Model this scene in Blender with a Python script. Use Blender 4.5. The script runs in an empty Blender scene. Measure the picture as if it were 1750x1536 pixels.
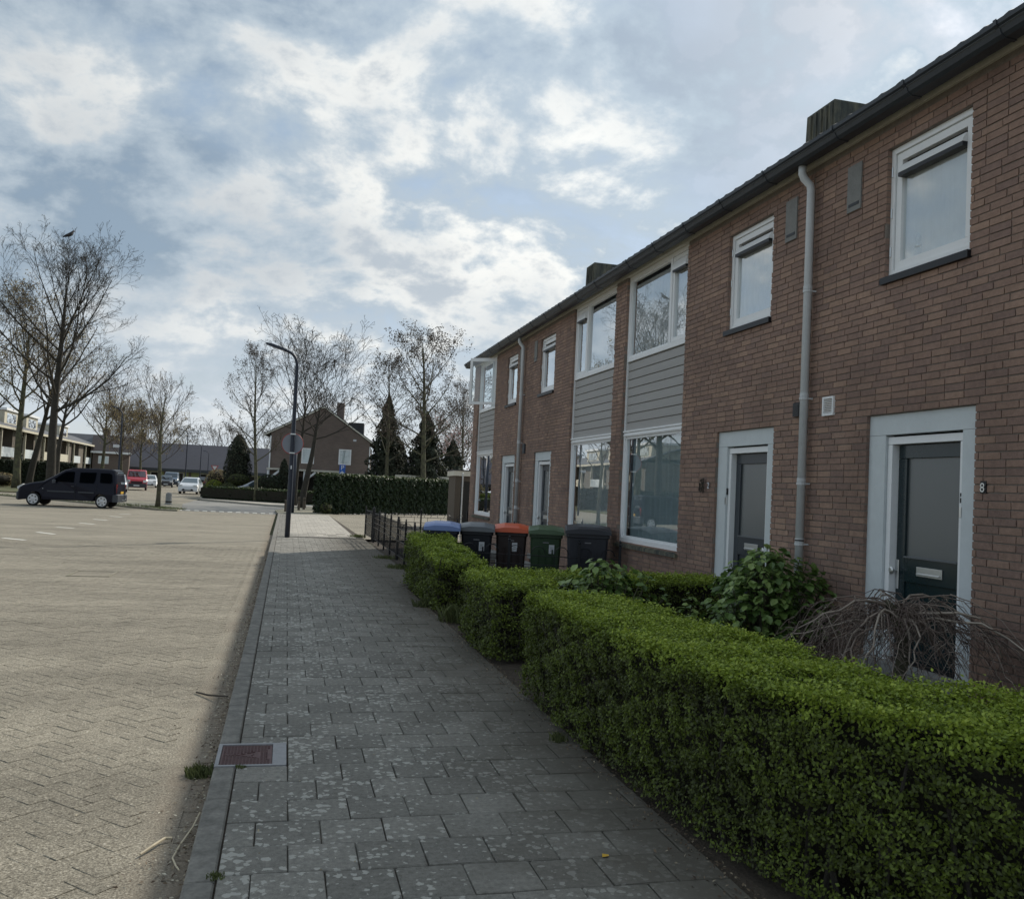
import bpy, math, random
import numpy as np
from mathutils import Vector, Matrix
R = math.radians
S = bpy.context.scene
COL = S.collection

# ------------------------------------------------------------------ camera, sky, sun, exposure
YAW, PITCH, ROLL, FPX = 0.239984, 0.044467, 0.048, 1560.0
def _axes():
    cy, sy = math.cos(YAW), math.sin(YAW)
    f = Vector((sy*math.cos(PITCH), cy*math.cos(PITCH), math.sin(PITCH)))
    r = Vector((cy, -sy, 0)); u = r.cross(f)
    return math.cos(ROLL)*r+math.sin(ROLL)*u, -math.sin(ROLL)*r+math.cos(ROLL)*u, f
CR, CU, CF = _axes()
cam = bpy.data.cameras.new('camera'); camo = bpy.data.objects.new('camera', cam); COL.objects.link(camo)
camo.matrix_world = Matrix(((CR.x, CU.x, -CF.x, 0), (CR.y, CU.y, -CF.y, 0), (CR.z, CU.z, -CF.z, 1.65), (0, 0, 0, 1)))
cam.sensor_fit = 'HORIZONTAL'; cam.sensor_width = 36; cam.lens = 36*FPX/1750; cam.clip_end = 2000; cam.clip_start = 0.05
S.camera = camo
SUN_DIR = Vector((1.0, 1.0, 1.0)).normalized()          # towards the sun: 35 deg high, ahead and over the roofs
def to_px(x, y, z):
    d = Vector((x, y, z-1.65)); w = d.dot(CF)
    if w <= 0.1: return -9e9, -9e9, w
    return 875+FPX*d.dot(CR)/w, 768-FPX*d.dot(CU)/w, w

def make_world():
    w = bpy.data.worlds.new('World'); S.world = w; w.use_nodes = True
    nt = w.node_tree; N = nt.nodes; L = nt.links; N.clear()
    out = N.new('ShaderNodeOutputWorld'); bg = N.new('ShaderNodeBackground'); bg.inputs['Strength'].default_value = 0.1
    sky = N.new('ShaderNodeTexSky'); sky.sky_type = 'NISHITA'; sky.sun_disc = False
    sky.sun_elevation = math.asin(SUN_DIR.z); sky.sun_rotation = math.atan2(SUN_DIR.x, SUN_DIR.y)
    sky.air_density = 1.0; sky.dust_density = 1.6
    tc = N.new('ShaderNodeTexCoord'); sep = N.new('ShaderNodeSeparateXYZ'); L.new(tc.outputs['Generated'], sep.inputs[0])
    def math_(op, a, b=None, c=None):
        m = N.new('ShaderNodeMath'); m.operation = op
        for i, v in enumerate((a, b, c)):
            if v is None: continue
            if isinstance(v, (int, float)): m.inputs[i].default_value = v
            else: L.new(v, m.inputs[i])
        return m.outputs[0]
    zc = math_('ADD', math_('MAXIMUM', sep.outputs[2], 0.0), 0.42)
    cx = math_('DIVIDE', sep.outputs[0], zc); cy = math_('DIVIDE', sep.outputs[1], zc)
    comb = N.new('ShaderNodeCombineXYZ'); L.new(cx, comb.inputs[0]); L.new(cy, comb.inputs[1]); comb.inputs[2].default_value = 12.6
    n1 = N.new('ShaderNodeTexNoise'); n1.inputs['Scale'].default_value = 5.0; n1.inputs['Detail'].default_value = 10
    n1.inputs['Roughness'].default_value = 0.59; n1.inputs['Distortion'].default_value = 0.12
    L.new(comb.outputs[0], n1.inputs['Vector'])
    n2 = N.new('ShaderNodeTexNoise'); n2.inputs['Scale'].default_value = 1.3; n2.inputs['Detail'].default_value = 4
    add = N.new('ShaderNodeVectorMath'); add.operation = 'ADD'; add.inputs[1].default_value = (7.7, 3.2, 0)
    L.new(comb.outputs[0], add.inputs[0]); L.new(add.outputs[0], n2.inputs['Vector'])
    n3 = N.new('ShaderNodeTexNoise'); n3.inputs['Scale'].default_value = 2.0; n3.inputs['Detail'].default_value = 7; n3.inputs['Roughness'].default_value = 0.5
    add3 = N.new('ShaderNodeVectorMath'); add3.operation = 'ADD'; add3.inputs[1].default_value = (3.1, 7.7, 0)
    L.new(comb.outputs[0], add3.inputs[0]); L.new(add3.outputs[0], n3.inputs['Vector'])
    dens = math_('ADD', n1.outputs[0], math_('MULTIPLY', math_('SUBTRACT', n2.outputs[0], 0.5), 0.55))
    def smooth(v, a, b):
        m = N.new('ShaderNodeMapRange'); m.interpolation_type = 'SMOOTHSTEP'; m.inputs['From Min'].default_value = a; m.inputs['From Max'].default_value = b
        L.new(v, m.inputs['Value']); return m.outputs[0]
    def cmix(f, c1, c2):
        m = N.new('ShaderNodeMix'); m.data_type = 'RGBA'; L.new(f, m.inputs[0])
        for k, c in ((6, c1), (7, c2)):
            if isinstance(c, tuple): m.inputs[k].default_value = c
            else: L.new(c, m.inputs[k])
        return m.outputs[2]
    body = cmix(smooth(n3.outputs[0], .40, .62), (.205, .27, .335, 1), (.315, .405, .51, 1))
    white = cmix(smooth(n3.outputs[0], .35, .62), (.52, .55, .57, 1), (.82, .815, .775, 1))
    thin = cmix(smooth(dens, .40, .55), body, (.385, .455, .52, 1)); lit = cmix(smooth(dens, .515, .655), thin, white); skyc = cmix(smooth(dens, .60, .74), lit, (.40, .45, .50, 1))
    sc = N.new('ShaderNodeVectorMath'); sc.operation = 'SCALE'; sc.inputs['Scale'].default_value = SKY_CLOUD
    L.new(skyc, sc.inputs[0])
    # forward scatter of the hidden sun through the clouds
    dot = N.new('ShaderNodeVectorMath'); dot.operation = 'DOT_PRODUCT'; L.new(tc.outputs['Generated'], dot.inputs[0]); dot.inputs[1].default_value = SUN_DIR
    glow = math_('ADD', math_('MULTIPLY', math_('POWER', math_('MAXIMUM', dot.outputs['Value'], 0.0), 5.0), 0.30), 0.95)
    sc2 = N.new('ShaderNodeVectorMath'); sc2.operation = 'SCALE'; L.new(sc.outputs[0], sc2.inputs[0]); L.new(glow, sc2.inputs['Scale'])
    mask = N.new('ShaderNodeMapRange'); mask.inputs['From Min'].default_value = 0.40; mask.inputs['From Max'].default_value = 0.52
    L.new(dens, mask.inputs['Value']); mask.inputs['To Min'].default_value = 0.85
    # pale haze close to the horizon
    hz = N.new('ShaderNodeMapRange'); L.new(sep.outputs[2], hz.inputs['Value'])
    hz.inputs['From Min'].default_value = 0.0; hz.inputs['From Max'].default_value = 0.22; hz.inputs['To Min'].default_value = 0.75; hz.inputs['To Max'].default_value = 0.0
    mixh = N.new('ShaderNodeMix'); mixh.data_type = 'RGBA'; L.new(hz.outputs[0], mixh.inputs[0]); L.new(sc2.outputs[0], mixh.inputs[6])
    mixh.inputs[7].default_value = (.60*SKY_CLOUD, .645*SKY_CLOUD, .68*SKY_CLOUD, 1)
    mix = N.new('ShaderNodeMix'); mix.data_type = 'RGBA'
    L.new(math_('MAXIMUM', mask.outputs[0], hz.outputs[0]), mix.inputs[0]); L.new(sky.outputs[0], mix.inputs[6]); L.new(mixh.outputs[2], mix.inputs[7])
    L.new(mix.outputs[2], bg.inputs[0]); L.new(bg.outputs[0], out.inputs[0])
SKY_CLOUD = 7.5
make_world()
sun = bpy.data.lights.new('sun', 'SUN'); sun.energy = 2.35; sun.angle = R(0.5); sun.color = (1.0, 0.93, 0.82)
suno = bpy.data.objects.new('sun', sun); COL.objects.link(suno)
suno.rotation_euler = SUN_DIR.to_track_quat('Z', 'Y').to_euler()
S.view_settings.view_transform = 'Standard'; S.view_settings.look = 'None'; S.view_settings.gamma = 1
S.view_settings.use_curve_mapping = False; S.view_settings.exposure = 0.74
S.render.film_transparent = False
try:
    S.cycles.max_bounces = 8; S.cycles.transparent_max_bounces = 16; S.cycles.use_denoising = True
except Exception: pass

# ------------------------------------------------------------------ materials
def _n(nt, t, **kw):
    n = nt.nodes.new(t)
    for k, v in kw.items():
        try: n.inputs[k].default_value = v
        except Exception: setattr(n, k, v)
    return n
def mat(name, col, rough=0.7, metal=0.0, var=0.12, nscale=6.0, bump=0.15, bscale=60.0, bdist=0.003, attr=None, col2=None, spec=0.35, coat=0.0, aramp=None, trans=0.0, stretch=None, big=0.0):
    """noise-varied principled; attr = name of a per-face float that picks a colour from aramp"""
    m = bpy.data.materials.new(name); m.use_nodes = True; nt = m.node_tree; L = nt.links
    b = nt.nodes['Principled BSDF']; b.inputs['Roughness'].default_value = rough; b.inputs['Metallic'].default_value = metal
    b.inputs['Specular IOR Level'].default_value = spec
    if coat: b.inputs['Coat Weight'].default_value = coat; b.inputs['Coat Roughness'].default_value = 0.06
    geo = _n(nt, 'ShaderNodeNewGeometry'); pos = geo.outputs['Position']
    if stretch:
        mp = _n(nt, 'ShaderNodeMapping'); mp.inputs['Scale'].default_value = stretch; L.new(pos, mp.inputs[0]); pos = mp.outputs[0]
    if aramp:
        at = nt.nodes.new('ShaderNodeAttribute'); at.attribute_type = 'GEOMETRY'; at.attribute_name = attr or 'var'
        rp = nt.nodes.new('ShaderNodeValToRGB'); e = rp.color_ramp.elements
        e[0].position = aramp[0][0]; e[0].color = (*aramp[0][1], 1); e[1].position = aramp[-1][0]; e[1].color = (*aramp[-1][1], 1)
        for p, c in aramp[1:-1]:
            k = e.new(p); k.color = (*c, 1)
        L.new(at.outputs['Fac'], rp.inputs[0]); base = rp.outputs[0]
    else:
        rgb = nt.nodes.new('ShaderNodeRGB'); rgb.outputs[0].default_value = (*col, 1); base = rgb.outputs[0]
    nz = _n(nt, 'ShaderNodeTexNoise', Scale=nscale, Detail=6.0, Roughness=0.6); L.new(pos, nz.inputs['Vector'])
    if col2:
        mx = nt.nodes.new('ShaderNodeMix'); mx.data_type = 'RGBA'
        mr = _n(nt, 'ShaderNodeMapRange'); mr.inputs['From Min'].default_value = 0.42; mr.inputs['From Max'].default_value = 0.62
        L.new(nz.outputs[0], mr.inputs['Value']); L.new(mr.outputs[0], mx.inputs[0]); L.new(base, mx.inputs[6]); mx.inputs[7].default_value = (*col2, 1); base = mx.outputs[2]
    nz2 = _n(nt, 'ShaderNodeTexNoise', Scale=nscale*5.3, Detail=5.0, Roughness=0.65); L.new(pos, nz2.inputs['Vector'])
    ad = _n(nt, 'ShaderNodeMath'); ad.operation = 'ADD'; L.new(nz.outputs[0], ad.inputs[0]); L.new(nz2.outputs[0], ad.inputs[1])
    mr2 = _n(nt, 'ShaderNodeMapRange'); mr2.inputs['From Min'].default_value = 0.7; mr2.inputs['From Max'].default_value = 1.3
    mr2.inputs['To Min'].default_value = 1-var; mr2.inputs['To Max'].default_value = 1+var; L.new(ad.outputs[0], mr2.inputs['Value'])
    vm = _n(nt, 'ShaderNodeVectorMath'); vm.operation = 'SCALE'; L.new(base, vm.inputs[0]); L.new(mr2.outputs[0], vm.inputs['Scale'])
    if big:                                 # broad weathering
        mpb = _n(nt, 'ShaderNodeMapping'); mpb.inputs['Scale'].default_value = (1, 1, .55); L.new(geo.outputs['Position'], mpb.inputs[0])
        nbg = _n(nt, 'ShaderNodeTexNoise', Scale=.9, Detail=7.0, Roughness=.65); L.new(mpb.outputs[0], nbg.inputs['Vector'])
        mb = _n(nt, 'ShaderNodeMapRange'); mb.inputs['From Min'].default_value = .35; mb.inputs['From Max'].default_value = .65; mb.inputs['To Min'].default_value = 1-big; mb.inputs['To Max'].default_value = 1+big*.5; L.new(nbg.outputs[0], mb.inputs['Value'])
        vb = _n(nt, 'ShaderNodeVectorMath'); vb.operation = 'SCALE'; L.new(vm.outputs[0], vb.inputs[0]); L.new(mb.outputs[0], vb.inputs['Scale']); vm = vb
    L.new(vm.outputs[0], b.inputs['Base Color'])
    if bump:
        nb = _n(nt, 'ShaderNodeTexNoise', Scale=bscale, Detail=5.0, Roughness=0.6); L.new(pos, nb.inputs['Vector'])
        bp = _n(nt, 'ShaderNodeBump', Strength=bump, Distance=bdist); L.new(nb.outputs[0], bp.inputs['Height']); L.new(bp.outputs[0], b.inputs['Normal'])
    if trans:
        tr = _n(nt, 'ShaderNodeBsdfTranslucent'); L.new(vm.outputs[0], tr.inputs['Color'])
        mx = _n(nt, 'ShaderNodeMixShader'); mx.inputs[0].default_value = trans
        L.new(b.outputs[0], mx.inputs[1]); L.new(tr.outputs[0], mx.inputs[2]); L.new(mx.outputs[0], nt.nodes['Material Output'].inputs['Surface'])
    return m
def glass_mat(name, refl=1.5, tint=(.8, .84, .84), bump=0.02, frost=False):
    m = bpy.data.materials.new(name); m.use_nodes = True; nt = m.node_tree; L = nt.links; nt.nodes.clear()
    out = nt.nodes.new('ShaderNodeOutputMaterial'); g = _n(nt, 'ShaderNodeBsdfGlossy', Roughness=0.16 if frost else 0.0)
    g.inputs['Color'].default_value = (.93, .95, .97, 1)
    t = _n(nt, 'ShaderNodeBsdfPrincipled' if frost else 'ShaderNodeBsdfTransparent')
    if frost: t.inputs['Base Color'].default_value = (*tint, 1); t.inputs['Roughness'].default_value = .5
    else: t.inputs['Color'].default_value = (*tint, 1)
    fr = _n(nt, 'ShaderNodeFresnel', IOR=1.5); mu = _n(nt, 'ShaderNodeMath'); mu.operation = 'MULTIPLY'; mu.use_clamp = True; mu.inputs[1].default_value = refl
    gb = _n(nt, 'ShaderNodeNewGeometry'); nf = _n(nt, 'ShaderNodeMath'); nf.operation = 'SUBTRACT'; nf.inputs[0].default_value = 1.0; L.new(gb.outputs['Backfacing'], nf.inputs[1])
    m0 = _n(nt, 'ShaderNodeMath'); m0.operation = 'MULTIPLY'; L.new(fr.outputs[0], m0.inputs[0]); L.new(nf.outputs[0], m0.inputs[1])
    L.new(m0.outputs[0], mu.inputs[0]); mx = nt.nodes.new('ShaderNodeMixShader'); L.new(mu.outputs[0], mx.inputs[0])
    L.new(t.outputs[0], mx.inputs[1]); L.new(g.outputs[0], mx.inputs[2]); L.new(mx.outputs[0], out.inputs[0])
    geo = _n(nt, 'ShaderNodeNewGeometry'); nb = _n(nt, 'ShaderNodeTexNoise', Scale=140.0 if frost else 1.6, Detail=2.0); L.new(geo.outputs['Position'], nb.inputs['Vector'])
    bp = _n(nt, 'ShaderNodeBump', Strength=.5 if frost else bump, Distance=0.003 if frost else 0.02); L.new(nb.outputs[0], bp.inputs['Height']); L.new(bp.outputs[0], g.inputs['Normal'])
    return m
M = {}
M['brick'] = mat('wall_brick', None, .88, var=.2, nscale=22, bump=.8, bscale=70, bdist=.006, big=.22, aramp=[(0, (.235, .158, .13)), (.2, (.265, .176, .14)), (.7, (.298, .196, .15)), (.95, (.35, .232, .172)), (1, (.27, .184, .152))])
M['mortar'] = mat('mortar', (.20, .172, .148), .95, var=.2, nscale=14, bump=.5, bscale=140)
def far_brick(name, c1, c2, mort):
    m = mat(name, c1, .9, bump=0); nt = m.node_tree; b = nt.nodes['Principled BSDF']
    geo = _n(nt, 'ShaderNodeNewGeometry'); sp = _n(nt, 'ShaderNodeSeparateXYZ'); nt.links.new(geo.outputs['Position'], sp.inputs[0])
    ad = _n(nt, 'ShaderNodeMath'); ad.operation = 'ADD'; nt.links.new(sp.outputs[0], ad.inputs[0]); nt.links.new(sp.outputs[1], ad.inputs[1])
    cb = _n(nt, 'ShaderNodeCombineXYZ'); nt.links.new(ad.outputs[0], cb.inputs[0]); nt.links.new(sp.outputs[2], cb.inputs[1])
    bt = nt.nodes.new('ShaderNodeTexBrick'); bt.inputs['Scale'].default_value = 1; bt.inputs['Brick Width'].default_value = .22; bt.inputs['Row Height'].default_value = .0625
    bt.inputs['Mortar Size'].default_value = .006; bt.inputs['Color1'].default_value = (*c1, 1); bt.inputs['Color2'].default_value = (*c2, 1); bt.inputs['Mortar'].default_value = (*mort, 1)
    nt.links.new(cb.outputs[0], bt.inputs['Vector'])
    nz = _n(nt, 'ShaderNodeTexNoise', Scale=.8, Detail=6.0); nt.links.new(geo.outputs['Position'], nz.inputs['Vector'])
    mr = _n(nt, 'ShaderNodeMapRange'); mr.inputs['To Min'].default_value = .75; mr.inputs['To Max'].default_value = 1.25; nt.links.new(nz.outputs[0], mr.inputs['Value'])
    vm = _n(nt, 'ShaderNodeVectorMath'); vm.operation = 'SCALE'; nt.links.new(bt.outputs[0], vm.inputs[0]); nt.links.new(mr.outputs[0], vm.inputs['Scale'])
    nt.links.new(vm.outputs[0], b.inputs['Base Color']); return m
M['fbrick'] = far_brick('far_brown_brick', (.155, .118, .10), (.19, .142, .12), (.15, .135, .12))
M['fbrick2'] = far_brick('far_grey_brick', (.12, .105, .085), (.16, .13, .10), (.12, .11, .10))
M['white'] = mat('white_frame_paint', (.84, .85, .85), .35, var=.03, bump=.03)
M['grayblue'] = mat('pale_grey_blue_panel', (.60, .645, .655), .5, var=.05, nscale=3, bump=.05)
M['siding'] = mat('grey_siding', (.37, .36, .345), .6, var=.05, nscale=3, bump=.12, bscale=40, stretch=(1, .15, 1))
M['fascia'] = mat('beige_fascia', (.64, .61, .52), .6, var=.1, nscale=3)
M['gutter'] = mat('dark_grey_plastic', (.045, .052, .062), .42, var=.15, nscale=3, bump=.08)
M['seam'] = mat('gutter_seam', (.12, .13, .14), .4)
M['pipe'] = mat('pale_grey_pipe', (.58, .60, .605), .42, var=.07, nscale=4, bump=.04)
M['doorgreen'] = mat('dark_green_door_paint', (.012, .026, .03), .22, var=.08, bump=.02, spec=.5)
M['doorgrey'] = mat('dark_grey_door_paint', (.035, .043, .052), .3, var=.08, bump=.02, spec=.5)
M['metal'] = mat('brushed_steel', (.62, .63, .62), .32, metal=.9, var=.05, bump=.03)
M['black'] = mat('black_paint', (.012, .013, .016), .38, var=.2, bump=.05)
M['rubber'] = mat('tyre_rubber', (.018, .018, .018), .8)
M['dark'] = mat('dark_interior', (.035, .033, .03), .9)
M['glass'] = glass_mat('window_glass', 3.2, (.93, .96, .96))
M['glass_hi'] = glass_mat('upper_window_glass', 3.6, (.95, .97, .97))
M['frost'] = glass_mat('frosted_glass', 1.3, (.075, .085, .085), frost=True)
M['carglass'] = glass_mat('car_glass', 2.8, (.32, .36, .36), 0.0)
M['curtain'] = mat('white_net_curtain', (.88, .89, .90), .9, var=.05, nscale=2, trans=.25)
M['bluecurtain'] = mat('grey_blue_curtain', (.50, .58, .60), .9, var=.08, nscale=3, trans=.2)
M['concrete'] = mat('grey_concrete', (.22, .22, .21), .9, var=.16, nscale=8, bump=.4, bscale=120)
M['kerb'] = mat('kerb_stone', (.165, .158, .14), .92, var=.28, nscale=9, bump=.5, bscale=150, col2=(.20, .19, .168))
M['tileroof'] = mat('dark_roof_tile', (.05, .052, .058), .7, var=.2, nscale=4, bump=.3)
M['chimney'] = mat('weathered_chimney_lead', (.07, .075, .068), .85, var=.35, nscale=5, bump=.4, bscale=30, col2=(.15, .14, .10), stretch=(1, 3, .35))
M['soil'] = mat('garden_soil', (.06, .048, .036), .98, var=.45, nscale=12, bump=.9, bscale=60, bdist=.012)
M['grass_soil'] = mat('grass_ground', (.065, .085, .03), .98, var=.3, nscale=1.2, bump=.8, bscale=30, bdist=.02, col2=(.12, .105, .06))
M['asphalt'] = mat('grey_paved_junction', (.24, .235, .22), .9, var=.12, nscale=.7, bump=.3, bscale=40)
M['pale'] = mat('pale_paving_tile', (.40, .375, .33), .9, var=.12, nscale=5, bump=.3, bscale=120, aramp=[(0, (.345, .32, .28)), (1, (.43, .40, .345))])
M['vergepave'] = mat('verge_paving', (.27, .25, .20), .95, var=.2, nscale=1.1, bump=.4, bscale=30, col2=(.21, .20, .14))
M['paint'] = mat('white_road_paint', (.70, .69, .63), .8, var=.15, nscale=9)
M['bark'] = mat('grey_green_bark', (.085, .078, .055), .95, var=.35, nscale=5, bump=.8, bscale=22, bdist=.02, col2=(.115, .115, .065))
M['twig'] = mat('brown_twig', (.075, .06, .048), .9, var=.2, nscale=3, bump=0)
M['barkdark'] = mat('dark_bark', (.045, .04, .032), .95, var=.35, nscale=5, bump=.8, bscale=22, bdist=.02)
M['bud'] = mat('olive_buds', None, .8, bump=0, trans=.35, aramp=[(0, (.16, .12, .075)), (.5, (.25, .20, .11)), (1, (.32, .28, .14))])
M['buddark'] = mat('dark_buds', None, .85, bump=0, trans=.2, aramp=[(0, (.05, .04, .035)), (.6, (.09, .075, .055)), (1, (.15, .12, .09))])
M['blossom'] = mat('pink_blossom', None, .8, bump=0, trans=.4, aramp=[(0, (.30, .18, .18)), (1, (.50, .38, .36))])
M['conifer'] = mat('conifer_needles', None, .8, bump=0, trans=.1, aramp=[(0, (.015, .02, .013)), (.7, (.04, .05, .03)), (1, (.085, .09, .055))])
M['laurel'] = mat('laurel_leaves', None, .5, bump=0, trans=.12, spec=.35, aramp=[(0, (.010, .020, .007)), (.6, (.028, .05, .014)), (.92, (.06, .09, .024)), (1, (.16, .18, .06))])
M['darkshrub'] = mat('dark_shrub_leaves', None, .7, bump=0, trans=.15, aramp=[(0, (.01, .016, .009)), (1, (.04, .055, .022))])
M['yellowshrub'] = mat('yellow_green_leaves', None, .7, bump=0, trans=.3, aramp=[(0, (.10, .13, .015)), (1, (.26, .30, .04))])
M['olive'] = mat('olive_shrub_leaves', None, .7, bump=0, trans=.2, aramp=[(0, (.035, .045, .015)), (1, (.10, .115, .035))])
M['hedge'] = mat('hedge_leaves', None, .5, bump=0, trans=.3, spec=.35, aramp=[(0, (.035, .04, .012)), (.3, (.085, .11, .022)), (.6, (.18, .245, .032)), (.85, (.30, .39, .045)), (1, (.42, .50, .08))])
M['hyd'] = mat('broad_green_leaves', None, .38, bump=.1, bscale=80, trans=.28, spec=.5, aramp=[(0, (.065, .12, .03)), (.6, (.16, .26, .065)), (1, (.32, .42, .14))])
M['core'] = mat('hedge_inner_wood', (.022, .02, .013), .95, var=.4, nscale=20, bump=.8, bscale=40, bdist=.02)
M['weep'] = mat('weeping_twigs', None, .75, bump=0, aramp=[(0, (.085, .06, .052)), (.5, (.19, .145, .12)), (1, (.44, .38, .31))])
M['timber'] = mat('weathered_timber', (.105, .085, .066), .85, var=.2, nscale=6, bump=.3, stretch=(6, 6, .4))
M['binred'] = mat('orange_bin_lid', (.62, .10, .03), .35, var=.05, bump=.02, spec=.5)
M['binblue'] = mat('blue_bin_lid', (.13, .20, .42), .35, var=.05, bump=.02, spec=.5)
M['binnavy'] = mat('navy_bin_body', (.012, .016, .035), .45, var=.1, bump=.03)
M['binblack'] = mat('black_bin_body', (.014, .016, .022), .45, var=.1, bump=.03)
M['bingreylid'] = mat('grey_bin_lid', (.13, .14, .15), .4, var=.05, bump=.02)
M['binbrown'] = mat('brown_bin_body', (.038, .027, .025), .45, var=.1, bump=.03)
M['bingreen'] = mat('green_bin', (.035, .065, .032), .45, var=.1, bump=.03)
M['bingreenlid'] = mat('green_bin_lid', (.075, .125, .065), .4, var=.08, bump=.03)
M['bindark'] = mat('anthracite_bin', (.035, .037, .045), .45, var=.1, bump=.03)
M['sticker'] = mat('white_sticker', (.62, .64, .66), .5, var=.02, bump=0)
M['print'] = mat('grey_print', (.22, .22, .23), .6, bump=0)
M['cyan'] = mat('cyan_print', (.06, .45, .55), .5, bump=0)
M['navy'] = mat('navy_car_paint', (.002, .003, .012), .35, var=.03, bump=0, spec=.22, coat=.06)
M['whitecar'] = mat('white_car_paint', (.72, .74, .76), .25, var=.02, bump=0, coat=.5)
M['redcar'] = mat('red_car_paint', (.42, .02, .035), .28, var=.02, bump=0, coat=.5)
M['silvercar'] = mat('silver_car_paint', (.33, .35, .38), .3, metal=.5, var=.02, bump=0, coat=.5)
M['bluecar'] = mat('blue_grey_car_paint', (.10, .14, .19), .3, var=.02, bump=0, coat=.5)
M['blackcar'] = mat('black_car_paint', (.01, .011, .014), .25, var=.02, bump=0, coat=.5)
M['trimgrey'] = mat('grey_car_trim', (.05, .055, .065), .5, var=.05, bump=0)
M['lamp_lens'] = mat('clear_lamp_lens', (.62, .63, .62), .12, bump=0, spec=.6)
M['taillens'] = mat('red_lamp_lens', (.22, .012, .012), .15, bump=0, spec=.6)
M['alloy'] = mat('silver_wheel_cover', (.55, .56, .57), .3, metal=.4, bump=0)
M['postgrey'] = mat('dark_lamp_post_paint', (.028, .034, .05), .4, var=.1, bump=.03)
M['signback'] = mat('grey_sign_back', (.25, .27, .31), .45, var=.05, bump=.02)
M['signred'] = mat('red_sign_rim', (.38, .05, .05), .5, bump=0)
M['signblue'] = mat('blue_sign', (.03, .11, .42), .45, bump=0)
M['cream'] = mat('cream_post_paint', (.56, .52, .41), .6, bump=0)
M['greenwall'] = mat('pale_green_wall', (.33, .38, .17), .8, bump=0)
M['schoolroof'] = mat('slate_grey_roof', (.058, .060, .075), .75, var=.1, nscale=.4, bump=0)
M['rowroof'] = mat('blue_grey_roof', (.105, .108, .118), .7, var=.12, nscale=.6, bump=0)
M['yellow'] = mat('yellow_board', (.55, .33, .03), .6, bump=0)
M['rust'] = mat('reddish_iron', (.115, .066, .064), .65, metal=.2, var=.25, nscale=20, bump=.3, bscale=200)
M['ironframe'] = mat('worn_cover_frame', (.27, .27, .275), .6, var=.15, nscale=15, bump=.2)
M['litter'] = mat('dry_litter', None, .9, bump=0, aramp=[(0, (.06, .04, .028)), (.5, (.16, .12, .08)), (.8, (.36, .31, .22)), (1, (.55, .52, .42))])
M['weed'] = mat('weed_leaves', None, .7, bump=0, trans=.25, aramp=[(0, (.06, .075, .025)), (1, (.14, .16, .06))])
M['twigpale'] = mat('pale_stick', (.52, .45, .32), .8)
M['twigdark'] = mat('dark_stick', (.06, .05, .04), .9)
M['bird'] = mat('black_feathers', (.01, .01, .012), .6, bump=0)

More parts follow.
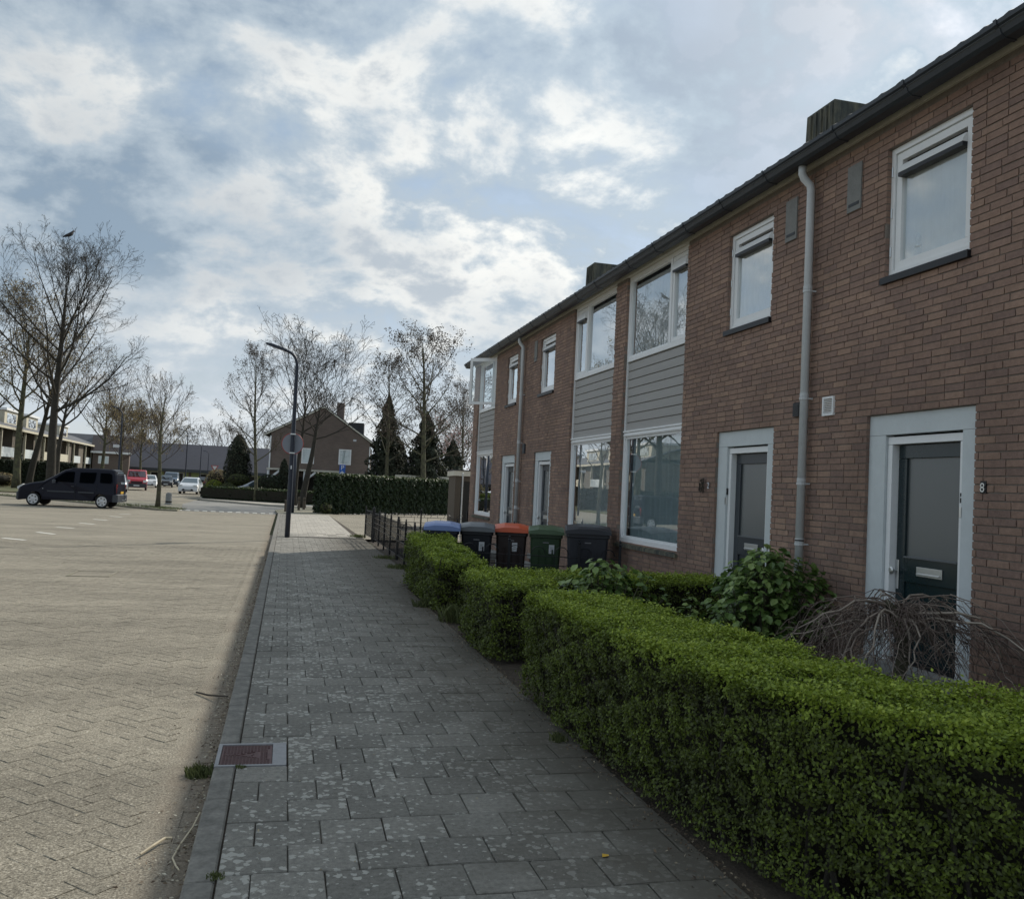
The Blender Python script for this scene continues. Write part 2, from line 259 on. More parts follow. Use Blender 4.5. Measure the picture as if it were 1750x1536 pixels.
def tile_mat():
    """grey concrete paving: per-tile tone, pale lichen spots, dark film"""
    m = mat('grey_paving_tile', None, .92, var=.38, nscale=34, bump=.7, bscale=240, bdist=.003, big=.14,
            aramp=[(0, (.17, .162, .142)), (.5, (.20, .191, .167)), (1, (.235, .224, .197))])
    nt = m.node_tree; L = nt.links; b = nt.nodes['Principled BSDF']; src = b.inputs['Base Color'].links[0].from_socket
    geo = _n(nt, 'ShaderNodeNewGeometry')
    wrp = _n(nt, 'ShaderNodeTexNoise', Scale=30.0, Detail=5.0); L.new(geo.outputs['Position'], wrp.inputs['Vector'])
    sb = _n(nt, 'ShaderNodeVectorMath'); sb.operation = 'SCALE'; sb.inputs['Scale'].default_value = .05; L.new(wrp.outputs['Color'], sb.inputs[0])
    av = _n(nt, 'ShaderNodeVectorMath'); av.operation = 'ADD'; L.new(geo.outputs['Position'], av.inputs[0]); L.new(sb.outputs[0], av.inputs[1])
    vo = _n(nt, 'ShaderNodeTexVoronoi', Scale=27.0); L.new(av.outputs[0], vo.inputs['Vector'])
    # spot radius differs per cell
    sx = _n(nt, 'ShaderNodeSeparateColor'); L.new(vo.outputs['Color'], sx.inputs[0])
    rad = _n(nt, 'ShaderNodeMath'); rad.operation = 'POWER'; L.new(sx.outputs[0], rad.inputs[0]); rad.inputs[1].default_value = 1.7
    big = _n(nt, 'ShaderNodeTexNoise', Scale=1.6, Detail=3.0); L.new(geo.outputs['Position'], big.inputs['Vector'])
    bm = _n(nt, 'ShaderNodeMapRange'); L.new(big.outputs[0], bm.inputs['Value']); bm.inputs['From Min'].default_value = .38; bm.inputs['From Max'].default_value = .62; bm.inputs['To Min'].default_value = .32; bm.inputs['To Max'].default_value = .85
    r2 = _n(nt, 'ShaderNodeMath'); r2.operation = 'MULTIPLY'; L.new(rad.outputs[0], r2.inputs[0]); L.new(bm.outputs[0], r2.inputs[1])
    df = _n(nt, 'ShaderNodeMath'); df.operation = 'SUBTRACT'; L.new(r2.outputs[0], df.inputs[0]); L.new(vo.outputs['Distance'], df.inputs[1])
    ms = _n(nt, 'ShaderNodeMapRange'); L.new(df.outputs[0], ms.inputs['Value']); ms.inputs['From Min'].default_value = -.01; ms.inputs['From Max'].default_value = .04; ms.inputs['To Max'].default_value = .75
    mx = nt.nodes.new('ShaderNodeMix'); mx.data_type = 'RGBA'; L.new(ms.outputs[0], mx.inputs[0]); L.new(src, mx.inputs[6]); mx.inputs[7].default_value = (.44, .43, .385, 1)
    # brown film of soil washed from the beds
    sp = _n(nt, 'ShaderNodeSeparateXYZ'); L.new(geo.outputs['Position'], sp.inputs[0])
    dn = _n(nt, 'ShaderNodeTexNoise', Scale=3.2, Detail=5.0); L.new(geo.outputs['Position'], dn.inputs['Vector'])
    dm = _n(nt, 'ShaderNodeMath'); dm.operation = 'MULTIPLY_ADD'; L.new(dn.outputs[0], dm.inputs[0]); dm.inputs[1].default_value = 1.3; L.new(sp.outputs[0], dm.inputs[2])
    dr = _n(nt, 'ShaderNodeMapRange'); L.new(dm.outputs[0], dr.inputs['Value']); dr.inputs['From Min'].default_value = 1.45; dr.inputs['From Max'].default_value = 2.45; dr.inputs['To Max'].default_value = .85
    mx2 = nt.nodes.new('ShaderNodeMix'); mx2.data_type = 'RGBA'; L.new(dr.outputs[0], mx2.inputs[0]); L.new(mx.outputs[2], mx2.inputs[6]); mx2.inputs[7].default_value = (.085, .075, .058, 1)
    L.new(mx2.outputs[2], b.inputs['Base Color']); return m
M['tile'] = tile_mat()
def road_mat(name, paver):
    m = bpy.data.materials.new(name); m.use_nodes = True; nt = m.node_tree; L = nt.links; b = nt.nodes['Principled BSDF']
    b.inputs['Roughness'].default_value = .9; b.inputs['Specular IOR Level'].default_value = .25
    geo = _n(nt, 'ShaderNodeNewGeometry'); P = geo.outputs['Position']
    # grit
    g = _n(nt, 'ShaderNodeTexNoise', Scale=95.0, Detail=4.0, Roughness=.7); L.new(P, g.inputs['Vector'])
    rp = nt.nodes.new('ShaderNodeValToRGB'); e = rp.color_ramp.elements
    e[0].position = .34; e[0].color = (.10, .088, .068, 1); e[1].position = .72; e[1].color = (.76, .71, .60, 1)
    k = e.new(.5); k.color = (.255, .23, .18, 1); k = e.new(.60); k.color = (.36, .325, .255, 1)
    L.new(g.outputs[0], rp.inputs[0])
    # broad tone changes along the carriageway (wheel tracks, courses)
    mp = _n(nt, 'ShaderNodeMapping'); mp.inputs['Scale'].default_value = (.22, .8, 1); L.new(P, mp.inputs[0])
    n1 = _n(nt, 'ShaderNodeTexNoise', Scale=1.3, Detail=6.0, Roughness=.62); L.new(mp.outputs[0], n1.inputs['Vector'])
    mr = _n(nt, 'ShaderNodeMapRange'); L.new(n1.outputs[0], mr.inputs['Value']); mr.inputs['From Min'].default_value = .3; mr.inputs['From Max'].default_value = .7; mr.inputs['To Min'].default_value = .74; mr.inputs['To Max'].default_value = 1.16
    vm = _n(nt, 'ShaderNodeVectorMath'); vm.operation = 'SCALE'; L.new(rp.outputs[0], vm.inputs[0]); L.new(mr.outputs[0], vm.inputs['Scale'])
    col = vm.outputs[0]
    st = _n(nt, 'ShaderNodeTexNoise', Scale=.9, Detail=8.0, Roughness=.7); L.new(P, st.inputs['Vector'])      # oil and damp stains
    sm = _n(nt, 'ShaderNodeMapRange'); L.new(st.outputs[0], sm.inputs['Value']); sm.inputs['From Min'].default_value = .55; sm.inputs['From Max'].default_value = .70; sm.inputs['To Min'].default_value = 1.0; sm.inputs['To Max'].default_value = .74
    v3 = _n(nt, 'ShaderNodeVectorMath'); v3.operation = 'SCALE'; L.new(col, v3.inputs[0]); L.new(sm.outputs[0], v3.inputs['Scale']); col = v3.outputs[0]
    if paver:
        at = nt.nodes.new('ShaderNodeAttribute'); at.attribute_name = 'var'
        mr2 = _n(nt, 'ShaderNodeMapRange'); L.new(at.outputs['Fac'], mr2.inputs['Value']); mr2.inputs['To Min'].default_value = .94; mr2.inputs['To Max'].default_value = 1.06
        v2 = _n(nt, 'ShaderNodeVectorMath'); v2.operation = 'SCALE'; L.new(col, v2.inputs[0]); L.new(mr2.outputs[0], v2.inputs['Scale']); col = v2.outputs[0]
    # browner, dirtier channel beside the kerb
    sp = _n(nt, 'ShaderNodeSeparateXYZ'); L.new(P, sp.inputs[0])
    dn = _n(nt, 'ShaderNodeTexNoise', Scale=2.4, Detail=5.0); L.new(P, dn.inputs['Vector'])
    dm = _n(nt, 'ShaderNodeMath'); dm.operation = 'MULTIPLY_ADD'; L.new(dn.outputs[0], dm.inputs[0]); dm.inputs[1].default_value = .35; L.new(sp.outputs[0], dm.inputs[2])
    dr = _n(nt, 'ShaderNodeMapRange'); L.new(dm.outputs[0], dr.inputs['Value']); dr.inputs['From Min'].default_value = -.40; dr.inputs['From Max'].default_value = -.18; dr.inputs['To Max'].default_value = .8
    cut = _n(nt, 'ShaderNodeMath'); cut.operation = 'LESS_THAN'; L.new(sp.outputs[0], cut.inputs[0]); cut.inputs[1].default_value = 0.0
    dc = _n(nt, 'ShaderNodeMath'); dc.operation = 'MULTIPLY'; L.new(dr.outputs[0], dc.inputs[0]); L.new(cut.outputs[0], dc.inputs[1])
    mx = nt.nodes.new('ShaderNodeMix'); mx.data_type = 'RGBA'; L.new(dc.outputs[0], mx.inputs[0]); L.new(col, mx.inputs[6]); mx.inputs[7].default_value = (.20, .16, .12, 1)
    L.new(mx.outputs[2], b.inputs['Base Color'])
    nb = _n(nt, 'ShaderNodeTexNoise', Scale=110.0, Detail=3.0, Roughness=.7); L.new(P, nb.inputs['Vector'])
    bp = _n(nt, 'ShaderNodeBump', Strength=.75, Distance=.006); L.new(nb.outputs[0], bp.inputs['Height']); L.new(bp.outputs[0], b.inputs['Normal'])
    return m
M['road'] = road_mat('tan_road_paving', False)
M['paver'] = road_mat('tan_road_paver', True)

# ------------------------------------------------------------------ mesh helpers
def finish(o, parent=None, kind=None, label=None):
    COL.objects.link(o)
    if parent is not None: o.parent = parent
    if kind: o['kind'] = kind
    if label: o['label'] = label
    return o
def tag(o, label, cat, group=None, kind=None):
    o['label'] = label; o['category'] = cat
    if group: o['group'] = group
    if kind: o['kind'] = kind
    return o
def thing(name, label, cat, loc=(0, 0, 0), rz=0.0, group=None):
    o = bpy.data.objects.new(name, None); COL.objects.link(o); o.location = loc; o.rotation_euler = (0, 0, rz); o.empty_display_size = .2
    return tag(o, label, cat, group)
class G:
    def __init__(s): s.v = []; s.f = []; s.a = []
    def add(s, vs, fs, var=.5):
        n = len(s.v); s.v += [tuple(p) for p in vs]; s.f += [tuple(i+n for i in f) for f in fs]; s.a += [var]*len(fs)
    def box(s, x0, x1, y0, y1, z0, z1, var=.5, jit=0.0, rnd=None):
        vs = [(x0, y0, z0), (x1, y0, z0), (x1, y1, z0), (x0, y1, z0), (x0, y0, z1), (x1, y0, z1), (x1, y1, z1), (x0, y1, z1)]
        if jit: vs = [tuple(c+rnd.uniform(-jit, jit) for c in v) for v in vs]
        s.add(vs, [(0, 3, 2, 1), (4, 5, 6, 7), (0, 1, 5, 4), (1, 2, 6, 5), (2, 3, 7, 6), (3, 0, 4, 7)], var)
    def obox(s, c, ax, ay, az, var=.5):
        c = Vector(c); ax, ay, az = Vector(ax), Vector(ay), Vector(az)
        vs = [c-ax-ay-az, c+ax-ay-az, c+ax+ay-az, c-ax+ay-az, c-ax-ay+az, c+ax-ay+az, c+ax+ay+az, c-ax+ay+az]
        s.add(vs, [(0, 3, 2, 1), (4, 5, 6, 7), (0, 1, 5, 4), (1, 2, 6, 5), (2, 3, 7, 6), (3, 0, 4, 7)], var)
    def cbox(s, x0, x1, y0, y1, z0, z1, c=.01, var=.5):
        """box with all vertical and top edges bevelled"""
        vs = []
        for z, i in ((z0, 0), (z1-c, 0), (z1, c)):
            a0, a1, b0, b1 = x0+i, x1-i, y0+i, y1-i
            vs += [(a0+c, b0, z), (a1-c, b0, z), (a1, b0+c, z), (a1, b1-c, z), (a1-c, b1, z), (a0+c, b1, z), (a0, b1-c, z), (a0, b0+c, z)]
        fs = [tuple(range(7, -1, -1)), tuple(range(16, 24))]
        for k in range(2):
            for i in range(8): fs.append((k*8+i, k*8+(i+1) % 8, k*8+8+(i+1) % 8, k*8+8+i))
        s.add(vs, fs, var)
    def prism(s, pts, axis, a0, a1, var=.5, caps=True):
        """extrude 2-D outline along axis ('x','y','z')"""
        n = len(pts)
        def mk(p, a):
            return {'x': (a, p[0], p[1]), 'y': (p[0], a, p[1]), 'z': (p[0], p[1], a)}[axis]
        vs = [mk(p, a0) for p in pts]+[mk(p, a1) for p in pts]
        fs = [(i, (i+1) % n, n+(i+1) % n, n+i) for i in range(n)]
        if caps: fs += [tuple(range(n-1, -1, -1)), tuple(range(n, 2*n))]
        s.add(vs, fs, var)
    def tube(s, pts, rad, n=8, var=.5, caps=True):
        pts = [Vector(p) for p in pts]; rs = rad if isinstance(rad, (list, tuple)) else [rad]*len(pts)
        vs = []; up = None
        for i, p in enumerate(pts):
            d = (pts[min(i+1, len(pts)-1)]-pts[max(i-1, 0)]).normalized()
            if up is None:
                up = Vector((0, 0, 1)) if abs(d.z) < .9 else Vector((1, 0, 0))
            u = (up-d*up.dot(d)).normalized(); w = d.cross(u); up = u
            for k in range(n):
                a = 2*math.pi*k/n; vs.append(p+rs[i]*(math.cos(a)*u+math.sin(a)*w))
        fs = []
        for i in range(len(pts)-1):
            for k in range(n): fs.append((i*n+k, i*n+(k+1) % n, (i+1)*n+(k+1) % n, (i+1)*n+k))
        if caps: fs += [tuple(range(n-1, -1, -1)), tuple(range((len(pts)-1)*n, len(pts)*n))]
        s.add(vs, fs, var)
    def lathe(s, prof, c=(0, 0, 0), n=16, axis='z', var=.5):
        vs = []
        for r, h in prof:
            for k in range(n):
                a = 2*math.pi*k/n; x, y = r*math.cos(a), r*math.sin(a)
                vs.append({'z': (c[0]+x, c[1]+y, c[2]+h), 'y': (c[0]+x, c[1]+h, c[2]+y), 'x': (c[0]+h, c[1]+x, c[2]+y)}[axis])
        fs = []
        for i in range(len(prof)-1):
            for k in range(n): fs.append((i*n+k, i*n+(k+1) % n, (i+1)*n+(k+1) % n, (i+1)*n+k))
        fs += [tuple(range(n-1, -1, -1)), tuple(range((len(prof)-1)*n, len(prof)*n))]
        s.add(vs, fs, var)
    def frame(s, y0, y1, z0, z1, w, x0, x1, wb=None):
        wb = wb or w
        s.box(x0, x1, y0, y1, z1-w, z1); s.box(x0, x1, y0, y1, z0, z0+wb)
        s.box(x0, x1, y0, y0+w, z0+wb, z1-w); s.box(x0, x1, y1-w, y1, z0+wb, z1-w)
    def mesh(s, name, material, smooth=False):
        me = bpy.data.meshes.new(name); me.from_pydata(s.v, [], s.f)
        at = me.attributes.new('var', 'FLOAT', 'FACE'); at.data.foreach_set('value', s.a)
        me.materials.append(material)
        if smooth: me.polygons.foreach_set('use_smooth', [True]*len(me.polygons)); 
        me.update(); return me
    def build(s, name, material, parent=None, kind=None, label=None, smooth=False, bevel=0):
        o = bpy.data.objects.new(name, s.mesh(name, material, smooth)); finish(o, parent, kind, label)
        if bevel:
            md = o.modifiers.new('bevel', 'BEVEL'); md.width = bevel; md.segments = 2; md.limit_method = 'ANGLE'
        return o
def np_mesh(name, V, F, material, var=None, smooth=False):
    me = bpy.data.meshes.new(name); V = np.asarray(V, np.float32).reshape(-1, 3); F = np.asarray(F, np.int32); k = F.shape[1]
    me.vertices.add(len(V)); me.vertices.foreach_set('co', V.ravel())
    me.loops.add(F.size); me.loops.foreach_set('vertex_index', F.ravel())
    me.polygons.add(len(F)); me.polygons.foreach_set('loop_start', np.arange(0, F.size, k, dtype=np.int32)); me.polygons.foreach_set('loop_total', np.full(len(F), k, np.int32))
    if smooth: me.polygons.foreach_set('use_smooth', np.ones(len(F), bool))
    at = me.attributes.new('var', 'FLOAT', 'FACE'); at.data.foreach_set('value', np.asarray(var if var is not None else np.full(len(F), .5), np.float32))
    me.materials.append(material); me.update(calc_edges=True); me.validate(); return me
def np_obj(name, V, F, material, parent=None, var=None, kind=None, smooth=False):
    return finish(bpy.data.objects.new(name, np_mesh(name, V, F, material, var, smooth)), parent, kind)
def leaves_np(C, Nrm, size, rng, aspect=.55, jitter=.6, tilt_attr=None, fold=False):
    """rhombic leaves at centres C around normals Nrm"""
    n = len(C); N = Nrm+rng.normal(0, jitter, (n, 3)); N /= np.linalg.norm(N, axis=1)[:, None]+1e-9
    t = rng.normal(0, 1, (n, 3)); t -= (t*N).sum(1)[:, None]*N; t /= np.linalg.norm(t, axis=1)[:, None]+1e-9
    w = np.cross(N, t); sz = (size*rng.uniform(.7, 1.3, n))[:, None]
    a = C-t*sz*.5; b = C+w*sz*aspect*.5+t*sz*.05+N*sz*.08; c = C+t*sz*.5; d = C-w*sz*aspect*.5+t*sz*.05+N*sz*.08
    V = np.stack([a, b, c, d], 1).reshape(-1, 3); F = np.arange(4*n).reshape(n, 4)
    return V, F
def tubes_np(P0, P1, R0, R1, n):
    D = P1-P0; L = np.linalg.norm(D, axis=1)[:, None]+1e-9; D = D/L
    ref = np.where(np.abs(D[:, 2:3]) < .9, np.array([[0, 0, 1.]]), np.array([[1., 0, 0]]))
    U = np.cross(D, ref); U /= np.linalg.norm(U, axis=1)[:, None]; W = np.cross(D, U)
    V = []
    for P, Rr in ((P0, R0), (P1, R1)):
        for k in range(n):
            a = 2*math.pi*k/n; V.append(P+Rr[:, None]*(math.cos(a)*U+math.sin(a)*W))
    V = np.stack(V, 1); m = len(P0); base = (np.arange(m)*2*n)[:, None]
    F = np.concatenate([base+np.array([[k, (k+1) % n, n+(k+1) % n, n+k]]) for k in range(n)], 0)
    return V.reshape(-1, 3), F
rnd = random.Random(7)

# ------------------------------------------------------------------ ground, road, pavement
ZR = -.08
def poly_sheet(name, pts, z, material, parent=None, kind='structure', label=None, thick=None):
    g = G()
    if thick: g.prism(pts, 'z', z-thick, z)
    else: g.add([(x, y, z) for x, y in pts], [tuple(range(len(pts)))])
    return g.build(name, material, parent, kind, label)
o = poly_sheet('ground', [(-600, -300), (600, -300), (600, 900), (-600, 900)], -.13, M['grass_soil']); o['label'] = 'grassy ground between the paved parts and under the far gardens'
road = poly_sheet('road', [(-45, -30), (-.42, -30), (-.42, 45.9), (-5.7, 46.3), (-8.6, 50.2), (-16.5, 59.6), (-45, 75)], -.0822, M['road'])
road['label'] = 'sunlit tan brick road and parking area'
poly_sheet('road', [(-34, 74), (-17.0, 60.5), (-9.0, 51.5), (-5.8, 47.0), (-6.0, 70), (-8.2, 112), (-13, 160), (-24, 160), (-18, 110), (-16.9, 80), (-32, 84)], -.1, M['road'], label='sunlit tan street running on beyond the junction')
poly_sheet('road', [(-.42, 45.9), (-5.7, 46.3), (-6.0, 66.5), (-.3, 58.2), (40, 64), (40, 56), (3, 50.5), (-.42, 47.2)], -.094, M['asphalt'], label='grey paved junction beyond the row of white blocks')
poly_sheet('road', [(2.12, 27.6), (42, 27.6), (42, 52), (9.9, 54.6), (2.12, 47.4)], -.02, M['road'], label='sunlit tan paved path past the end of the brick terrace')
# far footway with low kerb
poly_sheet('pavement', [(-5.9, 67.8), (-.5, 59.3), (2.7, 57.2), (3.4, 62.5), (.6, 64.2), (-5.9, 71.5)], .0, M['pale'], thick=.12, label='pale footway in front of the low laurel hedge')
poly_sheet('pavement', [(-.3, 45.2), (2.05, 45.6), (2.9, 50.2), (4.5, 54), (3.4, 59), (.6, 57.2), (-.5, 50.2)], -.002, M['vergepave'], thick=.11, label='worn paved corner around the two leaning trees')
# verge island behind the dark blue van
poly_sheet('verge', [(-4.85, 45.0), (-5.7, 45.2), (-8.4, 48.9), (-15.9, 58.1), (-24, 66), (-26, 71), (-17.2, 60.9), (-11.2, 57.6), (-5.6, 54.2), (-5.0, 48)], -.0, M['vergepave'], thick=.11, label='worn verge with thin grass round the young street tree')
poly_sheet('verge', [(-24.5, 66.5), (-45, 76), (-45, 92), (-17.6, 86), (-17.0, 67)], -.03, M['grass_soil'], thick=.1, label='grass verge under the group of budding trees')
poly_sheet('garden', [(1.98, -10), (5.22, -10), (5.22, 26.3), (2.35, 26.3), (2.35, 15.6), (1.98, 12)], -.012, M['soil'], kind='structure', label='dark bare soil of the front gardens')
poly_sheet('sidewalk_bed', [(-.3, -10), (1.95, -10), (1.95, 15), (2.34, 18), (2.34, 27.6), (2.12, 45.4), (-.3, 45.4)], -.014, M['soil'], label='dark sand joints of the footway')

KERB = thing('kerb', 'row of grey kerb stones between the road and the shaded footway', 'kerb')
for k in range(-4, 30):
    y0 = 5.95+1.0*k-6
    if -.2 < (5.95-y0-1) < 0: pass
    segs = [(y0, y0+1.0)]
    out = []
    for a, b in segs:                       # leave room for the inspection cover
        if b <= 5.49 or a >= 5.955: out.append((a, b))
        else:
            if a < 5.48: out.append((a, 5.485))
            if b > 5.96: out.append((5.96, b))
    for a, b in out:
        if b-a < .05: continue
        g = G(); g.cbox(-.31+rnd.uniform(-.003, .003), -.192, a+.004, b-.004, -.14, .006+rnd.uniform(-.002, .002), .008, rnd.random()); g.build('kerb_stone', M['kerb'], KERB)
g = G(); g.cbox(-.31, -.19, 29.96, 45.3, -.14, .004, .008); g.build('kerb_stone', M['kerb'], KERB)
KERB['kind'] = 'structure'

SIDE = thing('sidewalk', 'shaded footway of grey concrete tiles spotted with lichen', 'footway'); SIDE['kind'] = 'structure'
tiles = []
for r in range(-22, 86):
    y0 = 4.013+.3*r; y1 = y0+.3
    off = .10 if r % 2 == 0 else -.05
    xr = 1.985 if y1 < 15 else 2.32
    c = -2
    while True:
        a = off+.3*c; b = a+.3; c += 1
        if b <= -.18: continue
        if a >= xr: break
        a = max(a, -.186); b = min(b, xr)
        if b-a < .04: continue
        if r % 2 and y1 > 27.2: continue
        if a < .096 and y1 > 5.485 and y0 < 5.955:
            segs = [(y0, min(y1, 5.483)), (max(y0, 5.957), y1)]
            if b > .13: tiles.append((.10, b, max(y0, 5.48), min(y1, 5.96)))
        else: segs = [(y0, y1)]
        for u, v in segs:
            if v-u > .03: tiles.append((a, b, u, v))
tile_shapes = []
for k in range(10):
    g = G(); q = random.Random(k); j = .0025
    g.cbox(-.1475, .1475, -.1475, .1475, -.05, 0, .005, q.random()); 
    g.v = [(x+q.uniform(-j, j), y+q.uniform(-j, j), z+q.uniform(-.0016, .0016)) for x, y, z in g.v]
    tile_shapes.append(g.mesh('tile', M['tile']))
def vis(x, y, z):
    px, py, w = to_px(x, y, z); return -30 < px < 1780 and -20 < py < 1560
full = [t for t in tiles if t[1]-t[0] > .29 and t[3]-t[2] > .29 and vis((t[0]+t[1])/2, (t[2]+t[3])/2, 0) and (t[0]+t[1])/2 < 1.95]
full.sort(key=lambda t: t[2]); near = set(full[:290])
g = G()
for t in tiles:
    a, b, u, v = t
    if t in near:
        o = bpy.data.objects.new('tile', rnd.choice(tile_shapes)); COL.objects.link(o); o.parent = SIDE
        o.location = ((a+b)/2, (u+v)/2, rnd.uniform(-.0025, .0025)); o.rotation_euler = (rnd.uniform(-.010, .010), rnd.uniform(-.010, .010), rnd.uniform(-.007, .007)+rnd.choice((0, math.pi)))
    else:
        j = rnd.uniform(-.0025, .0025)
        g.cbox(a+.003, b-.003, u+.003, v-.003, -.05, j, .004, rnd.random())
g.build('far_tiles', M['tile'], SIDE, 'stuff')
g = G()                                        # sunlit pale tiles further along
yy = 27.7; r = 0
for r in range(0, 59):
    y0 = 27.7+.3*r; off = .14 if r % 2 == 0 else -.01
    for c in range(-2, 8):
        a = max(off+.3*c, .14); b = min(off+.3*c+.3, 2.11)
        if b-a > .05: g.box(a+.004, b-.004, y0+.004, y0+.296, -.05, rnd.uniform(-.002, .002), rnd.random())
g.build('pale_tiles', M['pale'], SIDE, 'stuff')
g = G()
for r in range(0, 176):
    for c in range(3):
        g.box(-.186+.108*c+.002, -.186+.108*(c+1)-.002, 27.35+.1*r*1.0+.002, 27.35+.1*(r+1)-.002, -.05, rnd.uniform(-.002, .002), rnd.random())
g.build('edge_pavers', M['tile'], SIDE, 'stuff')

# road pavers, herringbone at 45 degrees
a0 = .105; u_ = Vector((math.cos(R(45)), math.sin(R(45)), 0)); w_ = Vector((-u_.y, u_.x, 0))
pav = []
for i in range(-300, 300):
    for j in range(-300, 300):
        k = (i-j) % 4
        if k not in (0, 3): continue
        if k == 0: c = u_*(i+1)*a0+w_*(j+.5)*a0; hor = True
        else: c = u_*(i+.5)*a0+w_*(j+1)*a0; hor = False
        x, y = c.x, c.y
        if not (2.2 < y < 24): continue
        if x > -.62 or x < -.30*y-2.0 or x < -9: continue
        pav.append((x, y, hor))
paver_shapes = []
for k in range(10):
    g = G(); q = random.Random(100+k)
    g.cbox(-a0+.0012, a0-.0012, -a0/2+.0012, a0/2-.0012, -.06, 0, .0022, q.random())
    g.v = [(x+q.uniform(-.0015, .0015), y+q.uniform(-.0015, .0015), z+q.uniform(-.0012, .0012)) for x, y, z in g.v]
    paver_shapes.append(g.mesh('paver', M['paver']))
cand = sorted([p for p in pav if vis(p[0], p[1], ZR)], key=lambda p: p[0]**2+p[1]**2); near = set(cand[:290]); g = G()
for p in pav:
    x, y, hor = p; dz = rnd.uniform(-.0018, .0018)
    if p in near:
        o = bpy.data.objects.new('paver', rnd.choice(paver_shapes)); COL.objects.link(o); o.parent = road
        o.location = (x, y, ZR+dz); o.rotation_euler = (rnd.uniform(-.007, .007), rnd.uniform(-.007, .007), R(45)+(0 if hor else R(90))+rnd.uniform(-.02, .02))
    else:
        d, e = (u_, w_) if hor else (w_, u_)
        g.obox((x, y, ZR-.03+dz), d*(a0-.0012), e*(a0/2-.0012), (0, 0, .03), rnd.random())
g.build('far_pavers', M['paver'], road, 'stuff')
g = G()                                        # two rows of channel pavers next to the kerb
y = 2.2
while y < 29:
    for c in range(2):
        o_ = .1 if c else 0
        g.cbox(-.55+c*.118+.003, -.55+(c+1)*.118-.003, y+o_+.003, y+o_+.207, -.13, ZR-.004+rnd.uniform(-.003, .003), .006, rnd.random())
    y += .21
for yy in [2.3+.1*k for k in range(210)]: pass
g.build('channel_pavers', M['paver'], road, 'stuff')

# white painted bay marks
marks = [((-6.527, 24.286), (-5.922, 23.795)), ((-6.403, 26.877), (-5.847, 26.269)), ((-6.502, 29.436), (-5.978, 29.141)), ((-6.423, 32.11), (-5.91, 31.721)),
         ((-6.536, 34.917), (-6.008, 34.437)), ((-6.47, 37.622), (-5.993, 37.257)), ((-6.53, 39.994), (-6.082, 39.839))]
MK = thing('road_marking', 'row of short white dashes marking the parking bays on the road', 'marking'); MK['kind'] = 'structure'
for (p, q) in marks:
    g = G(); d = Vector((q[0]-p[0], q[1]-p[1], 0)); c = Vector(((p[0]+q[0])/2, (p[1]+q[1])/2, -.084)); nrm = Vector((-d.y, d.x, 0)).normalized()
    z = -.0735 if p[1] < 24.2 else -.0795
    g.obox((c.x, c.y, z), d*.5, nrm*.06, (0, 0, .001)); g.build('white_dash', M['paint'], MK)
MK2 = thing('road_marking', 'line of white blocks across the road at the junction', 'marking'); MK2['kind'] = 'structure'
for k in range(13):
    t = k/12; g = G(); g.obox((-5.35+t*4.7, 46.9-.2*t, -.082), (.1, 0, 0), (0, .22, 0), (0, 0, .012)); g.build('white_block', M['paint'], MK2)
g = G(); g.box(-5.5, -.5, 46.95, 47.35, -.12, -.075); g.build('hump_edge', M['asphalt'], MK2)

# small cover in the footway
CV = thing('inspection_cover', 'reddish ribbed inspection cover in a pale frame set into the kerb', 'cover', (0, 0, 0))
g = G(); g.box(-.308, -.286, 5.492, 5.948, -.05, .006); g.box(.012, .092, 5.492, 5.948, -.05, .006); g.box(-.286, .012, 5.492, 5.515, -.05, .006); g.box(-.286, .012, 5.922, 5.948, -.05, .006)
g.build('frame', M['ironframe'], CV)
g = G(); g.box(-.283, .009, 5.518, 5.919, -.05, -.001); lid = g.build('lid', M['rust'], CV)
g = G()
for i in range(14):
    for j in range(22):
        x = -.27+.0195*i+.0; y = 5.533+.0172*j
        u = (x+.26)/.25
        if abs(y-5.72) < .012+.055*max(0, min(1, (x+.215)/.13)) and -.225 < x < -.07: continue
        if -.035 < x < -.012 and 5.62 < y < 5.83: continue
        g.obox((x+.005, y+.006, .0012), (.0065, 0, 0), (0, .0042, 0), (0, 0, .0022))
g.build('tread_studs', M['rust'], lid, 'stuff')
g = G()
def bar(p, q, w=.0035):
    d = Vector((q[0]-p[0], q[1]-p[1], 0)); n_ = Vector((-d.y, d.x, 0)).normalized()*w; g.obox(((p[0]+q[0])/2, (p[1]+q[1])/2, .0012), d*.5, n_, (0, 0, .0026))
bar((-.19, 5.72), (-.085, 5.66)); bar((-.19, 5.72), (-.085, 5.78)); bar((-.085, 5.66), (-.085, 5.78)); bar((-.255, 5.72), (-.19, 5.72)); bar((-.14, 5.695), (-.14, 5.745)); bar((-.11, 5.70), (-.10, 5.74))
for k in range(7): bar((-.03, 5.63+.028*k), (-.018, 5.63+.028*k))
g.build('raised_mark', M['rust'], lid)
RC = thing('inspection_cover', 'square cover with pale corner pieces in the middle of the road', 'cover')
g = G()
for (p, q) in (((-3.36, 16.13), (-3.36, 16.9)), ((-2.74, 16.13), (-2.74, 16.95)), ((-3.36, 16.9), (-2.74, 16.95)), ((-3.36, 16.13), (-2.74, 16.13))):
    d = Vector((q[0]-p[0], q[1]-p[1], 0)); n_ = Vector((-d.y, d.x, 0)).normalized()*.028; g.obox(((p[0]+q[0])/2, (p[1]+q[1])/2, -.074), d*.5+d.normalized()*.02, n_*.6, (0, 0, .0025))
g.build('frame', M['vergepave'], RC); g = G(); g.box(-3.33, -2.77, 16.16, 16.88, -.09, -.0765); g.build('lid', M['road'], RC)

